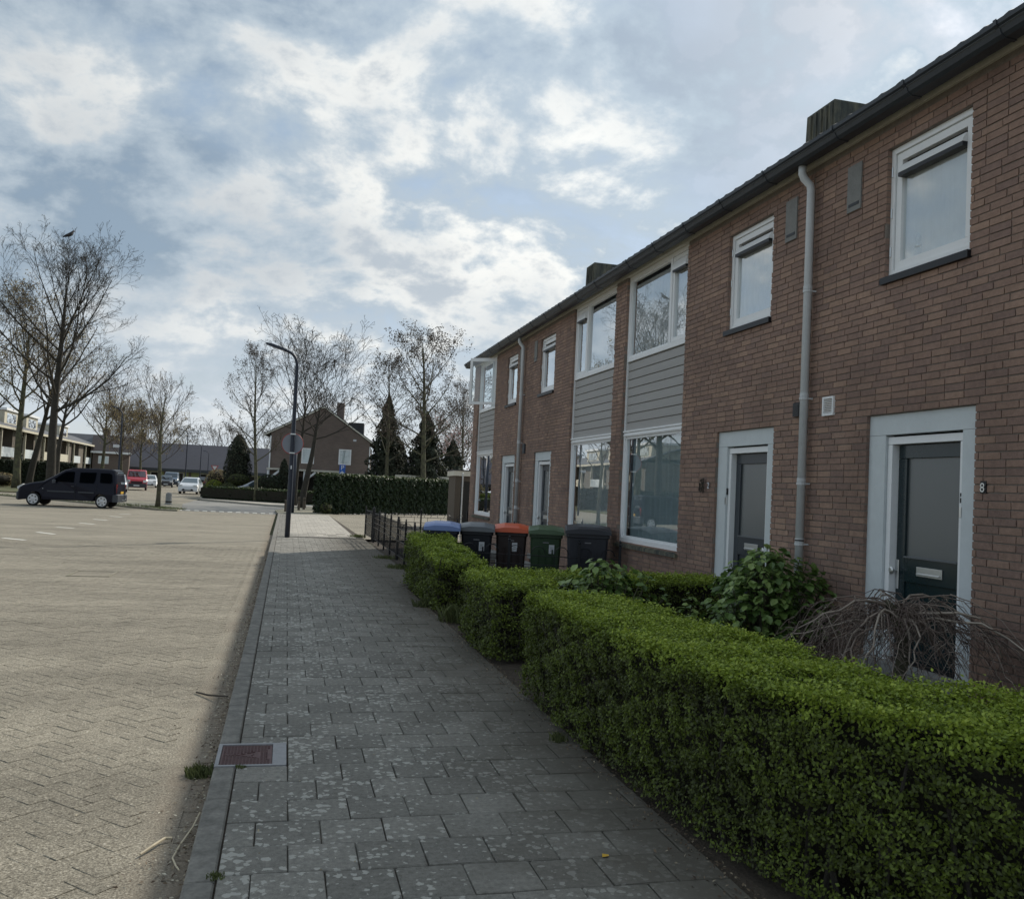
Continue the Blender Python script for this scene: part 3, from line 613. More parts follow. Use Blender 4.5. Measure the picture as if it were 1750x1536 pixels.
# ------------------------------------------------------------------ brick terrace
CO = .063; ZT = 4.955; XW = 5.222; XF = 5.268
def subtract(y0, y1, cuts):
    iv = [(y0, y1)]
    for a, b in cuts:
        nv = []
        for u, v in iv:
            if b <= u or a >= v: nv.append((u, v)); continue
            if a > u: nv.append((u, a))
            if b < v: nv.append((b, v))
        iv = nv
    return iv
near_bricks = []
brick_shapes = []
for k in range(14):
    g = G(); q = random.Random(500+k); g.box(0, .09, -.1085, .1085, -.026, .026, q.random(), .0016, q); brick_shapes.append(g.mesh('brick', M['brick']))
def brick_wall(house, ya, yb, ops, zbot=-.03, ztop=5.2):
    blist = []; nrow = int((ztop-zbot)/CO)+1
    k0 = math.floor((zbot-ZT)/CO); k1 = math.floor((ztop-ZT)/CO)
    for k in range(k0, k1):
        z0 = ZT+k*CO; z1 = z0+CO; zm = (z0+z1)/2
        cuts = [(a, b) for a, b, c, d in ops if c < zm < d]
        rr = random.Random(k*31+5); phase = {0: 0, 1: .057, 2: .114, 3: .171}[(k*7+rr.randint(0, 3)) % 4]
        for u, v in subtract(ya, yb, cuts):
            y = math.floor((u-phase)/.228)*.228+phase
            while y < v:
                a, b = max(y, u), min(y+.228, v); y += .228
                if b-a < .03: continue
                e0 = -.003 if (a == u and any(abs(a-c[1]) < 1e-6 for c in cuts)) else .0055
                e1 = -.003 if (b == v and any(abs(b-c[0]) < 1e-6 for c in cuts)) else .0055
                blist.append((a+e0, b-e1, z0+.0055, z1-.0055))
    ys = sorted({ya, yb, *[q for a, b, c, d in ops for q in (a, b)]}); zs = sorted({-.1, ztop, *[q for a, b, c, d in ops for q in (c, d)]})
    ys = [y for y in ys if ya <= y <= yb]
    g = G()
    for i in range(len(ys)-1):
        run = None
        for j in range(len(zs)-1):
            ym, zm = (ys[i]+ys[i+1])/2, (zs[j]+zs[j+1])/2
            solid = not any(a < ym < b and c < zm < d for a, b, c, d in ops)
            if solid:
                if run is None: run = zs[j]
                if j == len(zs)-2 : g.box(XW+.009, XW+.28, ys[i], ys[i+1], run, zs[j+1])
            else:
                if run is not None: g.box(XW+.009, XW+.28, ys[i], ys[i+1], run, zs[j]); run = None
    g.build('wall', M['mortar'], house)
    return blist
def place_bricks(house, blist, singles=0):
    if singles:
        full = [b for b in blist if abs((b[1]-b[0])-.217) < .003 and vis(XW, (b[0]+b[1])/2, (b[2]+b[3])/2) and b[2] > .85]
        full.sort(key=lambda b: (b[0]**2+XW**2+((b[2]+b[3])/2-1.65)**2)); sel = set(full[:singles])
    else: sel = set()
    g = G()
    for b in blist:
        if b in sel:
            o = bpy.data.objects.new('brick', rnd.choice(brick_shapes)); COL.objects.link(o); o.parent = house
            o.location = (XW+rnd.uniform(-.0015, .0025), (b[0]+b[1])/2, (b[2]+b[3])/2)
            if rnd.random() < .5: o.scale = (1, -1, 1) if False else (1, 1, 1)
        else:
            dx = rnd.uniform(-.0015, .0025); g.box(XW+dx, XW+.09, *b, rnd.random(), .0012, rnd)
    g.build('brickwork', M['brick'], house, 'stuff')

def curtain(parent, y0, y1, z0, z1, x, material, amp=.012, folds=9.0):
    n = max(12, int((y1-y0)*40)); vs = []; ph = rnd.random()*6
    for i in range(n+1):
        y = y0+(y1-y0)*i/n; dx = amp*math.sin(y*folds*6+ph)+amp*.6*math.sin(y*folds*14.3+ph*2)
        vs += [(x+dx, y, z0), (x+dx*.6, y, z1)]
    g = G(); g.add(vs, [(2*i, 2*i+1, 2*i+3, 2*i+2) for i in range(n)]); return g.build('curtain', material, parent, smooth=True)
def small_window(house, y0, y1, hinge_far, cur=True):
    z0, z1 = 3.757, 4.955
    g = G(); g.frame(y0, y1, z0, z1, .052, XF, XF+.09, .06); w = g.build('window', M['white'], house, bevel=.003)
    g = G(); g.frame(y0+.057, y1-.057, z0+.066, z1-.057, .072, XF+.018, XF+.075); g.build('sash', M['white'], w, bevel=.003)
    g = G(); yy0, yy1 = y0+.14, y1-.14; g.prism([(XF-.03, z1-.255), (XF+.03, z1-.255), (XF+.03, z1-.18), (XF+.005, z1-.18), (XF-.03, z1-.24)], 'y', yy0-.012, yy1+.012); g.build('vent_box', M['white'], w)
    g = G(); g.box(XF-.028, XF+.055, yy0-.01, yy1+.01, z1-.292, z1-.257); g.build('vent_grille', M['black'], w)
    g = G(); g.box(XF+.045, XF+.05, yy0-.02, yy1+.02, z0+.13, z1-.2); g.build('pane', M['glass_hi'], w)
    g = G(); g.box(XW-.035, XW+.09, y0-.02, y1+.02, z0-.065, z0-.004); g.build('sill', M['black'], w, label='dark stone sill')
    for h in (.2, .5, .82):
        g = G(); yy = (y1-.025) if hinge_far else (y0+.025); g.tube([(XF-.006, yy, z0+h*(z1-z0)-.045), (XF-.006, yy, z0+h*(z1-z0)+.045)], .009, 6); g.build('hinge', M['metal'], w)
    if cur: curtain(w, y0+.12, y1-.12, z0+.1, z1-.2, XF+.075, M['curtain'], .006)
    return w
def big_window(house, y0, y1, casement_near, opened=False):
    """storey-high timber unit: upper window, grey boards, tall living room window"""
    zs0, zs1 = 2.66, 3.80
    g = G(); g.frame(y0, y1, 3.81, 5.2, .06, XF, XF+.09, .075)
    ym = y0+.66 if casement_near else y1-.70
    g.box(XF, XF+.09, ym-.035, ym+.035, 3.885, 5.14); w = g.build('window', M['white'], house, bevel=.003, label='upper white window')
    ca = (y0+.06, ym-.035) if casement_near else (ym+.035, y1-.06); fx = (ym+.035, y1-.06) if casement_near else (y0+.06, ym-.035)
    g = G(); g.frame(fx[0], fx[1], 3.887, 5.138, .022, XF+.02, XF+.07); g.build('glazing_bead', M['white'], w)
    g = G(); g.box(XF+.045, XF+.05, fx[0]+.02, fx[1]-.02, 3.9, 5.12); g.build('pane', M['glass_hi'], w)
    if not opened:
        g = G(); g.frame(ca[0]+.004, ca[1]-.004, 3.892, 5.134, .06, XF+.012, XF+.075); sa = g.build('sash', M['white'], w, bevel=.003)
        g = G(); g.box(XF+.045, XF+.05, ca[0]+.05, ca[1]-.05, 3.94, 4.95); g.build('pane', M['glass_hi'], w)
        g = G(); g.prism([(XF-.03, 4.93), (XF+.03, 4.93), (XF+.03, 5.06), (XF, 5.06), (XF-.03, 4.96)], 'y', ca[0]+.055, ca[1]-.055); g.build('vent_box', M['white'], w)
        g = G(); g.box(XF-.028, XF+.05, ca[0]+.057, ca[1]-.057, 4.9, 4.928); g.build('vent_grille', M['black'], w)
    else:
        L_ = .80; H0, H1 = 3.892, 5.134; hinge = Vector((XF, ca[0]+.01, 0)); d = Vector((-.80, .60, 0)).normalized(); nn = Vector((-d.y, d.x, 0)); g = G()
        def seg(a, b, za, zb, t=.025): c = hinge+d*((a+b)/2); g.obox((c.x, c.y, (za+zb)/2), d*((b-a)/2), nn*t, (0, 0, (zb-za)/2))
        seg(0, L_, H1-.09, H1); seg(0, L_, H0, H0+.07); seg(0, .07, H0+.07, H1-.09); seg(L_-.07, L_, H0+.07, H1-.09); sa = g.build('sash', M['white'], w, label='sash standing open into the street')
        g = G(); seg(.07, L_-.07, H0+.07, H1-.09, .003); g.build('pane', M['glass'], w)
    curtain(w, y0+.1, y1-.1, 3.86, 5.06, XF+.085, M['curtain'], .007)
    n = 8; hh = (zs1-zs0-.03)/n
    for i in range(n):
        z = zs0+.03+i*hh; g = G(); g.prism([(XF+.022, z+.003), (XF+.055, z+.003), (XF+.055, z+hh), (XF+.044, z+hh), (XF+.044, z+hh-.014), (XF+.024, z+hh-.014)], 'y', y0+.042, y1-.03); g.build('siding_board', M['siding'], house)
    g = G(); g.box(XF+.056, XF+.08, y0+.02, y1-.02, zs0, zs1); g.build('siding_backing', M['black'], house)
    g = G(); g.box(XF, XF+.09, y1-.035, y1, zs0+.004, zs1+.008); g.build('siding_trim', M['white'], house); g = G(); g.box(XF, XF+.09, y0, y0+.025, zs0+.004, zs1+.008); g.build('siding_trim', M['white'], house)
    g = G(); g.frame(y0, y1, .905, 2.66, .07, XF, XF+.09, .08); g.box(XF-.02, XF+.09, y0+.01, y1-.01, 2.663, 2.69); g.box(XF-.015, XF-.001, y0+.02, y1-.02, 2.605, 2.63)
    w = g.build('window', M['white'], house, bevel=.003, label='tall ground floor window')
    g = G(); g.frame(y0+.072, y1-.072, .987, 2.588, .03, XF+.02, XF+.07); g.build('glazing_bead', M['white'], w)
    g = G(); g.box(XF+.045, XF+.05, y0+.09, y1-.09, 1.01, 2.57); g.build('pane', M['glass'], w)
    g = G(); g.box(XW-.04, XW+.09, y0-.03, y1+.03, .835, .885); g.box(XW-.02, XF+.02, y0+.005, y1-.005, .887, .9); g.build('sill', M['chimney'], w, label='dark stone sill')
    return w
def door_unit(house, y0, y1, material, number):
    """y0 near, y1 far; pale surround board, white frame, dark panelled door with frosted pane"""
    s = (y1-y0)/1.39
    g = G(); z = 2.495
    g.box(XF-.01, XF+.08, y0, y1, 2.312, z); g.box(XF-.01, XF+.08, y0, y0+.175*s, .2, 2.309); g.box(XF-.01, XF+.08, y1-.235*s, y1, .2, 2.309); g.build('door_surround', M['grayblue'], house)
    f0, f1 = y0+.18*s, y1-.24*s
    g = G(); g.box(XF+.015, XF+.13, f0, f1, 2.225, 2.292); g.box(XF+.015, XF+.13, f0, f0+.05, .3, 2.222); g.box(XF+.015, XF+.13, f1-.06, f1, .3, 2.222); fr = g.build('door_frame', M['white'], house, bevel=.003)
    d0, d1 = f0+.052, f1-.062; XD = XF+.085
    def rail(a, b, c, e): g.box(XD, XD+.05, a, b, c, e)
    g = G(); rail(d0, d1, 2.10, 2.22); rail(d0, d0+.075, .34, 2.098); rail(d1-.11, d1, .34, 2.098); rail(d0+.077, d1-.112, 1.01, 1.225); rail(d0+.077, d1-.112, .34, .5)
    dr = g.build('door', material, house, bevel=.004)
    g = G(); g.box(XD+.022, XD+.03, d0+.07, d1-.10, 1.21, 2.11); g.build('door_pane', M['frost'], dr)
    g = G(); g.box(XD+.02, XD+.03, d0+.07, d1-.10, .48, 1.02); g.build('door_panel', material, dr)
    g = G(); g.box(XD-.012, XD+.02, d0+.077, d1-.112, 1.222, 1.236); g.build('glazing_strip', M['seam'], dr)
    yc = (d0+d1)/2-.02; g = G(); g.box(XD-.012, XD-.001, yc-.16, yc+.16, 1.075, 1.155); g.prism([(XD-.013, 1.105), (XD-.03, 1.098), (XD-.03, 1.09), (XD-.013, 1.088)], 'y', yc-.14, yc+.14); g.build('letterbox', M['metal'], dr, bevel=.002)
    yh = d1-.03 if number != 'b' else d0+.03
    g = G(); g.cbox(XD-.012, XD, yh-.018, yh+.018, .94, 1.20, .005); g.lathe([(.006, 0), (.010, -.03), (.032, -.045), (.034, -.055), (.02, -.062)], (XD-.012, yh+.012, 1.10), 12, 'x'); g.build('handle', M['metal'], dr, smooth=False)
    # door bell and small keybox
    yb = f0-.0 if number != 'b' else f1+.01
    g = G(); g.box(XF-.004, XF+.014, yb-.02, yb+.02, 1.72, 1.80); be = g.build('doorbell', M['black'], house); g = G(); g.lathe([(.009, 0), (.009, -.006), (.003, -.008)], (XF-.004, yb, 1.765), 10, 'x'); g.build('button', M['sticker'], be)
    g = G(); g.box(XF-.01, XF+.014, yb-.014, yb+.02, 1.60, 1.69); g.build('keybox', M['metal'], house, bevel=.003)
    g = G(); g.box(XW-.06, XF+.2, y0+.05, y1-.05, .20, .30); g.box(XW-.75, XW-.063, y0+.0, y1-.0, -.01, .13); g.build('doorstep', M['concrete'], house)
    g = G(); g.box(XD-.03, XD+.06, d0, d1, .302, .338); g.build('threshold', M['black'], dr)
def house_shell(house, ya, yb, endwall=False):
    """hidden volume: floors, back and party walls, roof"""
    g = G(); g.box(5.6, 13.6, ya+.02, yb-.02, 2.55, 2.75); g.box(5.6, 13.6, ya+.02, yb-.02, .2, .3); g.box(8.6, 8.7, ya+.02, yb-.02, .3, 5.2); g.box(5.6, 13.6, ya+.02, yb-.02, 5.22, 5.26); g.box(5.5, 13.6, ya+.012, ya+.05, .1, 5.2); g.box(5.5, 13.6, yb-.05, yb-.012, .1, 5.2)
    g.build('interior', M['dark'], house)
    g = G(); g.box(13.4, 13.7, ya, yb, -.05, 5.2)
    if endwall: g.prism([(5.51, -.05), (13.39, -.05), (13.39, 5.3), (9.45, 7.45), (5.51, 5.3)], 'y', yb-.011, yb+.0)
    g.build('rear_wall', M['fbrick'], house)
    oy = .18 if endwall else 0
    g = G(); g.prism([(4.99, 5.30), (9.45, 7.66), (13.9, 5.30), (13.9, 5.24), (9.45, 7.58), (5.02, 5.24)], 'y', ya, yb+oy); g.build('roof', M['tileroof'], house)
    n = int(round((yb-ya+oy)/.25)); st = (yb-ya+oy)/n
    for i in range(n):
        g = G(); y = ya+i*st
        pts = [(y+st*t/6, .018*math.sin(math.pi*t/6*2+.4)) for t in range(7)]
        vs = []
        for yy, dz in pts: vs += [(4.955, yy, 5.305+dz), (5.36, yy, 5.52+dz), (4.955, yy, 5.325+dz), (5.36, yy, 5.545+dz)]
        fs = []
        for t in range(6):
            a = 4*t; b = a+4; fs += [(a, b, b+1, a+1), (a+2, a+3, b+3, b+2), (a, a+2, b+2, b), (a+1, b+1, b+3, a+3)]
        g.add(vs, fs); g.build('roof_tile', M['tileroof'], house)
    # gutter: dark box profile with a paler seam line, joint sleeves
    prof = [(4.915, 5.30), (4.905, 5.295), (4.91, 5.262), (4.935, 5.245), (4.955, 5.20), (4.985, 5.178), (5.085, 5.178), (5.10, 5.19), (5.105, 5.31), (5.09, 5.31), (5.088, 5.2), (4.985, 5.2), (4.955, 5.262), (4.925, 5.30)]
    g = G(); g.prism(prof, 'y', ya+.001, yb+oy-.001); gu = g.build('gutter', M['gutter'], house)
    g = G(); g.obox((4.9345, (ya+yb+oy)/2, 5.2435), (.007, 0, -.004), (0, (yb-ya+oy)/2-.003, 0), (.002, 0, .004)); g.build('seam_strip', M['seam'], gu)
    k = ya+.55
    while k < yb:
        g = G(); pr = [(4.899, 5.303), (4.899, 5.258), (4.929, 5.24), (4.95, 5.196), (4.982, 5.172), (5.09, 5.172), (5.09, 5.1775), (4.985, 5.1775), (4.956, 5.2), (4.935, 5.245), (4.908, 5.262), (4.903, 5.303)]; g.prism(pr, 'y', k, k+.035); g.build('gutter_joint', M['gutter'], gu); k += 1.05
    g = G(); g.box(XW-.022, XW+.2, ya, yb+oy*.0, 5.203, 5.33); g.box(5.107, XW-.023, ya, yb+oy, 5.285, 5.33); g.build('fascia', M['fascia'], house)
def vent_panel(house, y0, y1):
    g = G(); g.box(XW-.012, XW+.01, y0, y1, 4.525, 4.985); v = g.build('vent_panel', M['concrete'], house)
    g = G(); g.box(XW-.016, XW-.0125, y0+.03, y1-.03, 4.575, 4.605); g.build('vent_slot', M['black'], v)
def downpipe(house, y, zlow=None):
    g = G(); X = XW-.075
    g.tube([(5.06, y+.035, 5.19), (5.06, y+.035, 5.10), (5.08, y+.03, 5.05), (X-.01, y+.005, 4.98), (X, y, 4.92), (X, y, 1.22 if zlow else .02)], .042, 12, caps=True); p = g.build('downpipe', M['pipe'], house, smooth=True)
    for z in (3.86, 2.74, 1.86, 1.24):
        g = G(); g.tube([(X, y, z-.014), (X, y, z+.014)], .049, 12); g.tube([(X, y, z+.02), (X, y, z+.055)], .0455, 12); g.obox((X+.05, y-.03, z), (.04, 0, 0), (0, .008, 0), (0, 0, .008)); g.build('pipe_bracket', M['pipe'], p)
    if zlow:
        g = G(); g.tube([(X, y, 0), (X, y, 1.215)], .05, 12); g.build('lower_pipe', M['concrete'], p, smooth=True)
    else:
        g = G(); g.tube([(X, y, 1.27), (X, y, 1.285)], .047, 12); g.build('black_band', M['black'], p)

GH = 'brick row houses of the terrace'
H1 = thing('terraced_house', 'nearest red brick row house with the dark green panelled front door', 'house', group=GH)
H2 = thing('terraced_house', 'brick row house with dark grey door between downpipe and first tall pair of windows', 'house', group=GH)
H3 = thing('terraced_house', 'brick row house with the anthracite wheelie bin in front of its tall window', 'house', group=GH)
H4 = thing('terraced_house', 'end brick row house with an upper window sash standing open', 'house', group=GH)
P1, P2, P3 = 8.47, 14.19, 20.45; YE = 26.35
def ops_for(sm, dr, bg): return [(sm[0], sm[1], 3.757, 4.955), (dr[0], dr[1], -.2, 2.498), (bg[0], bg[1], .9, 5.25)]
cfg = {
 'H1': (H1, -.2, P1, (6.195, 7.278), (6.08, 7.47), (2.98, 5.34), M['doorgreen'], 'a'),
 'H2': (H2, P1, P2, (9.31, 10.39), (9.15, 10.54), (11.61, 13.95), M['doorgrey'], 'b'),
 'H3': (H3, P2, P3, (18.0, 19.12), (17.98, 19.30), (14.45, 16.77), M['doorgrey'], 'c'),
 'H4': (H4, P3, YE, (21.17, 22.2), (21.05, 22.45), (23.47, 25.74), M['doorgrey'], 'd')}
for k, (h, ya, yb, sm, dr, bg, dm, num) in cfg.items():
    ops = ops_for(sm, dr, bg); bl = brick_wall(h, ya, yb, ops); place_bricks(h, bl, 290 if k == 'H1' else 0)
    if k == 'H2':
        pass
    small_window(h, sm[0]+.002, sm[1]-.002, True, cur=(k in ('H1', 'H2')))
    big_window(h, bg[0]+.002, bg[1]-.002, k in ('H2', 'H4'), opened=(k == 'H4'))
    door_unit(h, dr[0]+.002, dr[1]-.002, dm, num)
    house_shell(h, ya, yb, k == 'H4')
for h, a, b in ((H1, 7.655, 7.88), (H2, 8.80, 9.03), (H3, 19.4, 19.62), (H4, 20.72, 20.94)): vent_panel(h, a, b)
downpipe(H1, P1-.04); downpipe(H3, P3-.06, True)
# curtains behind the tall windows
curtain(H2, 11.75, 13.8, .95, 2.58, XF+.13, M['bluecurtain'], .02, 5)
curtain(H3, 14.56, 16.66, .98, 2.58, XF+.16, M['curtain'], .018, 6)  # pale curtain added so this pane looks lighter, like a reflection
curtain(H4, 24.4, 25.5, .95, 2.58, XF+.13, M['bluecurtain'], .02, 5)
# wall fittings
g = G(); g.frame(7.995, 8.185, 2.545, 2.735, .02, XW-.02, XW+.01)
for i in range(9): g.obox((XW-.006, 8.09, 2.575+.0175*i), (.008, 0, -.004), (0, .077, 0), (.001, 0, .002))
g.build('louvre_vent', M['white'], H1)
g = G(); g.cbox(XW-.05, XW+.01, 8.56, 8.70, 2.57, 2.72, .012)
for i in range(5): g.box(XW-.054, XW-.0505, 8.58, 8.68, 2.59+.022*i, 2.60+.022*i)
g.build('meter_box', M['black'], H2)
g = G(); g.cbox(XW-.04, XW+.01, 20.05, 20.2, 2.50, 2.72, .01); g.build('meter_box', M['gutter'], H3)
def to_mesh(o):
    bpy.context.view_layer.update(); me = bpy.data.meshes.new_from_object(o); n = bpy.data.objects.new(o.name, me); COL.objects.link(n); n.parent = o.parent; n.matrix_local = o.matrix_local.copy() if o.parent is None else o.matrix_basis.copy()
    nm = o.name; bpy.data.objects.remove(o); n.name = nm; return n
def digit(parent, ch, y, z, h, m):
    cu = bpy.data.curves.new('house_number', 'FONT'); cu.body = ch; cu.size = h*1.35; cu.extrude = .005; cu.align_x = 'CENTER'
    o = bpy.data.objects.new('house_number', cu); COL.objects.link(o); o.parent = parent; cu.materials.append(m)
    o.matrix_world = Matrix(((0, 0, -1, XW-.012), (-1, 0, 0, y), (0, 1, 0, z), (0, 0, 0, 1))); return to_mesh(o)
g = G(); g.box(XW-.007, XW+.004, 5.945, 6.005, 1.80, 1.895); g.build('number_plate', M['black'], H1)
digit(H1, '8', 5.975, 1.81, .075, M['metal']); digit(H2, '2', 10.70, 1.79, .085, M['sticker'])
g = G()                                        # wrought ornament beside the second door
for k in range(3):
    c = (XW-.03, 10.86+.02*(k-1), 1.88-.055*k); pts = [(c[0], c[1]+(.05-.004*j)*math.cos(j*.7), c[2]+(.035-.002*j)*math.sin(j*.7)) for j in range(12)]; g.tube(pts, .007, 5)
g.tube([(XW-.03, 10.80, 1.92), (XW-.04, 10.79, 1.84), (XW-.03, 10.80, 1.73)], .008, 5); g.tube([(XW-.03, 10.92, 1.86), (XW-.02, 10.93, 1.80), (XW-.03, 10.90, 1.75)], .008, 5)
g.build('wall_ornament', M['barkdark'], H2)
# orchid in the nearest upper window
orch = thing('window_figurine', 'small white figurine with a glinting collar behind the nearest upstairs window', 'figurine', (XF+.10, 6.98, 3.86))
g = G(); g.lathe([(.035, 0), (.05, .03), (.045, .10), (.03, .13), (.04, .17), (.045, .21), (.03, .25), (.012, .27)], (0, 0, 0), 14); g.build('body', M['sticker'], orch, smooth=True)
g = G(); g.lathe([(.046, .125), (.05, .135), (.046, .145)], (0, 0, 0), 14); g.build('collar', M['metal'], orch)
# window plant in end house
fl = thing('potted_plant', 'white flowers on the sill inside the tall window of the end house', 'plant', (XF+.14, 25.35, .95))
g = G(); g.lathe([(.06, 0), (.08, .14), (.085, .14)], (0, 0, 0), 12); g.build('pot', M['white'], fl)
q = np.random.default_rng(5); C = q.normal(0, .09, (120, 3))*[.5, 1, 1.2]+[0, 0, .42]; V, F = leaves_np(C, C-[0, 0, .3], .05, q); np_obj('flowers', V, F, M['sticker'], fl)
g = G(); [g.tube([(0, 0, .1), (.02*k, .03*k, .45)], .004, 4) for k in (-1, 0, 1)]; g.build('stems', M['weed'], fl, 'stuff')
# chimneys
for h, y0, y1, zt in ((H2, 13.15, 14.05, 8.36), (H4, 25.3, 26.1, 8.46)):
    g = G(); b = .06; X0 = 8.4; x1 = 9.35
    vs = [(X0-.0, y0, 6.8), (x1, y0, 6.8), (x1, y1, 6.8), (X0, y1, 6.8), (X0+.03, y0+.04, zt), (x1, y0+.04, zt), (x1, y1-.04, zt), (X0+.03, y1-.04, zt)]
    g.add(vs, [(0, 3, 2, 1), (4, 5, 6, 7), (0, 1, 5, 4), (1, 2, 6, 5), (2, 3, 7, 6), (3, 0, 4, 7)]); ch = g.build('chimney', M['chimney'], h)
    for k in range(5):
        g = G(); yy = y0+.06+(y1-y0-.12)*k/5; g.obox((X0+.008, yy+.01, zt-.4), (.012, 0, 0), (0, .008, 0), (0, 0, .36)); g.build('lead_seam', M['chimney'], ch)
    g = G(); g.box(X0+.3, X0+.5, (y0+y1)/2-.1, (y0+y1)/2+.1, zt, zt+.0); 

# ------------------------------------------------------------------ hedges
def surf_sample(poly, zb, zt, dens, rng, lump=.03, top_only=False):
    """points and normals on the sides and the top of a prism with outline poly (ccw)"""
    P, N = [], []
    n = len(poly)
    for i in range(n):
        a = np.array(poly[i]); b = np.array(poly[(i+1) % n]); d = b-a; L = np.linalg.norm(d); m = int(L*(zt-zb)*dens)
        t = rng.random(m); z = zb+(zt-zb)*rng.random(m); p = a+d*t[:, None]; nn = np.array([d[1], -d[0]])/L
        # rounded shoulder
        k = np.clip((z-(zt-.10))/.10, 0, 1); ins = .055*k*k
        P.append(np.column_stack([p[:, 0]-nn[0]*ins, p[:, 1]-nn[1]*ins, z])); N.append(np.column_stack([np.full(m, nn[0]), np.full(m, nn[1]), .25+k*.6]))
    xs = [p[0] for p in poly]; ys = [p[1] for p in poly]; A = (max(xs)-min(xs))*(max(ys)-min(ys)); m = int(A*dens*1.15)
    x = rng.uniform(min(xs), max(xs), m); y = rng.uniform(min(ys), max(ys), m); ins = np.zeros(m, bool)
    j = n-1
    for i in range(n):
        c = ((poly[i][1] > y) != (poly[j][1] > y)) & (x < (poly[j][0]-poly[i][0])*(y-poly[i][1])/(poly[j][1]-poly[i][1]+1e-12)+poly[i][0]); ins ^= c; j = i
    x, y = x[ins], y[ins]; P.append(np.column_stack([x, y, np.full(len(x), zt)])); N.append(np.tile([0, 0, 1.], (len(x), 1)))
    P = np.concatenate(P); N = np.concatenate(N); N /= np.linalg.norm(N, axis=1)[:, None]
    l = (np.sin(P[:, 0]*7.1+P[:, 1]*5.3)+np.sin(P[:, 1]*11.7-P[:, 2]*9.2)+np.sin(P[:, 0]*17.3+P[:, 2]*13.1+P[:, 1]*4.0))/3
    fine = (np.sin(P[:, 0]*41+P[:, 1]*29)+np.sin(P[:, 1]*53-P[:, 2]*47))/2
    P += N*(l*lump+fine*lump*.35+rng.normal(0, lump*.4, len(P)))[:, None]-N*np.abs(rng.normal(0, lump*.8, len(P)))[:, None]
    return P, N, l
def hedge(name, label, poly, zt, leaf, dens, material, core_in=.12, zb=.03, group=None, lump=.03, thin=None, seed=1, bright=.35, ztcore=None, zs=None):
    rng = np.random.default_rng(seed); t = thing(name, label, 'hedge', (0, 0, 0), 0, group)
    P, N, l = surf_sample(poly, zb, zt, dens, rng, lump)
    if leaf < .05:                          # ragged depth: shallow pits with fewer leaves, a few loose shoots
        pit = np.sin(P[:, 0]*23+P[:, 2]*31+np.sin(P[:, 1]*9)*2)+np.sin(P[:, 1]*27-P[:, 2]*19+np.sin(P[:, 0]*11)*2)+np.sin(P[:, 2]*43+P[:, 1]*13)
        side = N[:, 2] < .8
        P = P-N*(np.where(pit < -.5, .035, 0)*np.where(side, 1, .4))[:, None]
        keep = ~((pit < -.7) & side & (rng.random(len(P)) < .75)); P, N, l = P[keep], N[keep], l[keep]
        sh = rng.random(len(P)) < .012; P[sh] += N[sh]*rng.uniform(.01, .05, (sh.sum(), 1))
    if thin is not None:
        keep = thin(P, rng); P, N, l = P[keep], N[keep], l[keep]
    ztop_ = zt
    # new growth sits on the clipped top and at the shoulder
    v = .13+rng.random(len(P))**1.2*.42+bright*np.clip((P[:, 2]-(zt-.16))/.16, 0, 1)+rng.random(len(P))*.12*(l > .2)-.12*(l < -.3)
    if zs is not None: P = P.copy(); P[:, 2] *= zs(P[:, 1])
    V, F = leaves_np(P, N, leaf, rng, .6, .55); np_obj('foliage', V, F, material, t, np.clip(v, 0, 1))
    # core
    c = np.mean(poly, 0); n = len(poly); core = []
    for i in range(n):
        a, b, d = np.array(poly[i-1]), np.array(poly[i]), np.array(poly[(i+1) % n])
        n1 = np.array([b[1]-a[1], -(b[0]-a[0])]); n1 = n1/np.linalg.norm(n1); n2 = np.array([d[1]-b[1], -(d[0]-b[0])]); n2 = n2/np.linalg.norm(n2); m = n1+n2; m = m/(1+n1@n2)
        core.append(tuple(b-m*core_in))
    g = G(); g.prism(core, 'z', zb+.1, (zt if ztcore is None else ztcore)-core_in*.55)
    if zs is not None: g.v = [(a_, b_, c_*float(zs(np.array([b_]))[0])-.02) for a_, b_, c_ in g.v]
    g.build('branch_core', M['core'], t)
    # woody stems
    g = G(); xs = [p[0] for p in poly]; ys = [p[1] for p in poly]; rr = random.Random(seed)
    for k in range(max(6, int(len(poly)*4))):
        i = rr.randrange(n); s_ = rr.random(); b = np.array(core[i])*(1-s_)+np.array(core[(i+1) % n])*s_
        b = b*1.0+(np.array(poly[i])*(1-s_)+np.array(poly[(i+1) % n])*s_-b)*.3
        g.tube([(b[0], b[1], 0), (b[0]+rr.uniform(-.05, .05), b[1]+rr.uniform(-.05, .05), zt*.35), (b[0]+rr.uniform(-.1, .1), b[1]+rr.uniform(-.1, .1), zt*.8)], [.016, .012, .006], 5)
    g.build('stems', M['barkdark'], t, 'stuff'); return t
GHG = 'clipped green garden hedges along the footway'
def thin1(P, rng):
    # the near return of the hedge is bare low down
    s = np.sin(P[:, 0]*6.3+1)+np.sin(P[:, 2]*9+P[:, 0]*3)+np.sin(P[:, 0]*13+P[:, 2]*17)
    hole = (P[:, 1] < 3.0) & (P[:, 2] < .70) & (P[:, 2] > .08) & (s > .0)
    low = (P[:, 2] < .16) & (rng.random(len(P)) < .45)
    return ~((hole & (rng.random(len(P)) < .85)) | low)
hp = [(1.92, 7.12), (1.93, 5.6), (2.00, 4.2), (2.10, 3.62), (2.30, 3.15), (2.60, 2.78), (3.4, 2.62), (5.1, 2.6), (5.1, 3.5), (3.4, 3.52), (2.95, 3.56), (2.86, 3.9), (2.84, 4.7), (2.72, 5.9), (2.58, 7.14)]
hedge('hedge', 'longest clipped green hedge nearest on the footway, bending towards the house', hp, .85, .020, 15500, M['hedge'], .13, group=GHG, thin=thin1, seed=3, lump=.038, bright=.46, ztcore=.85)
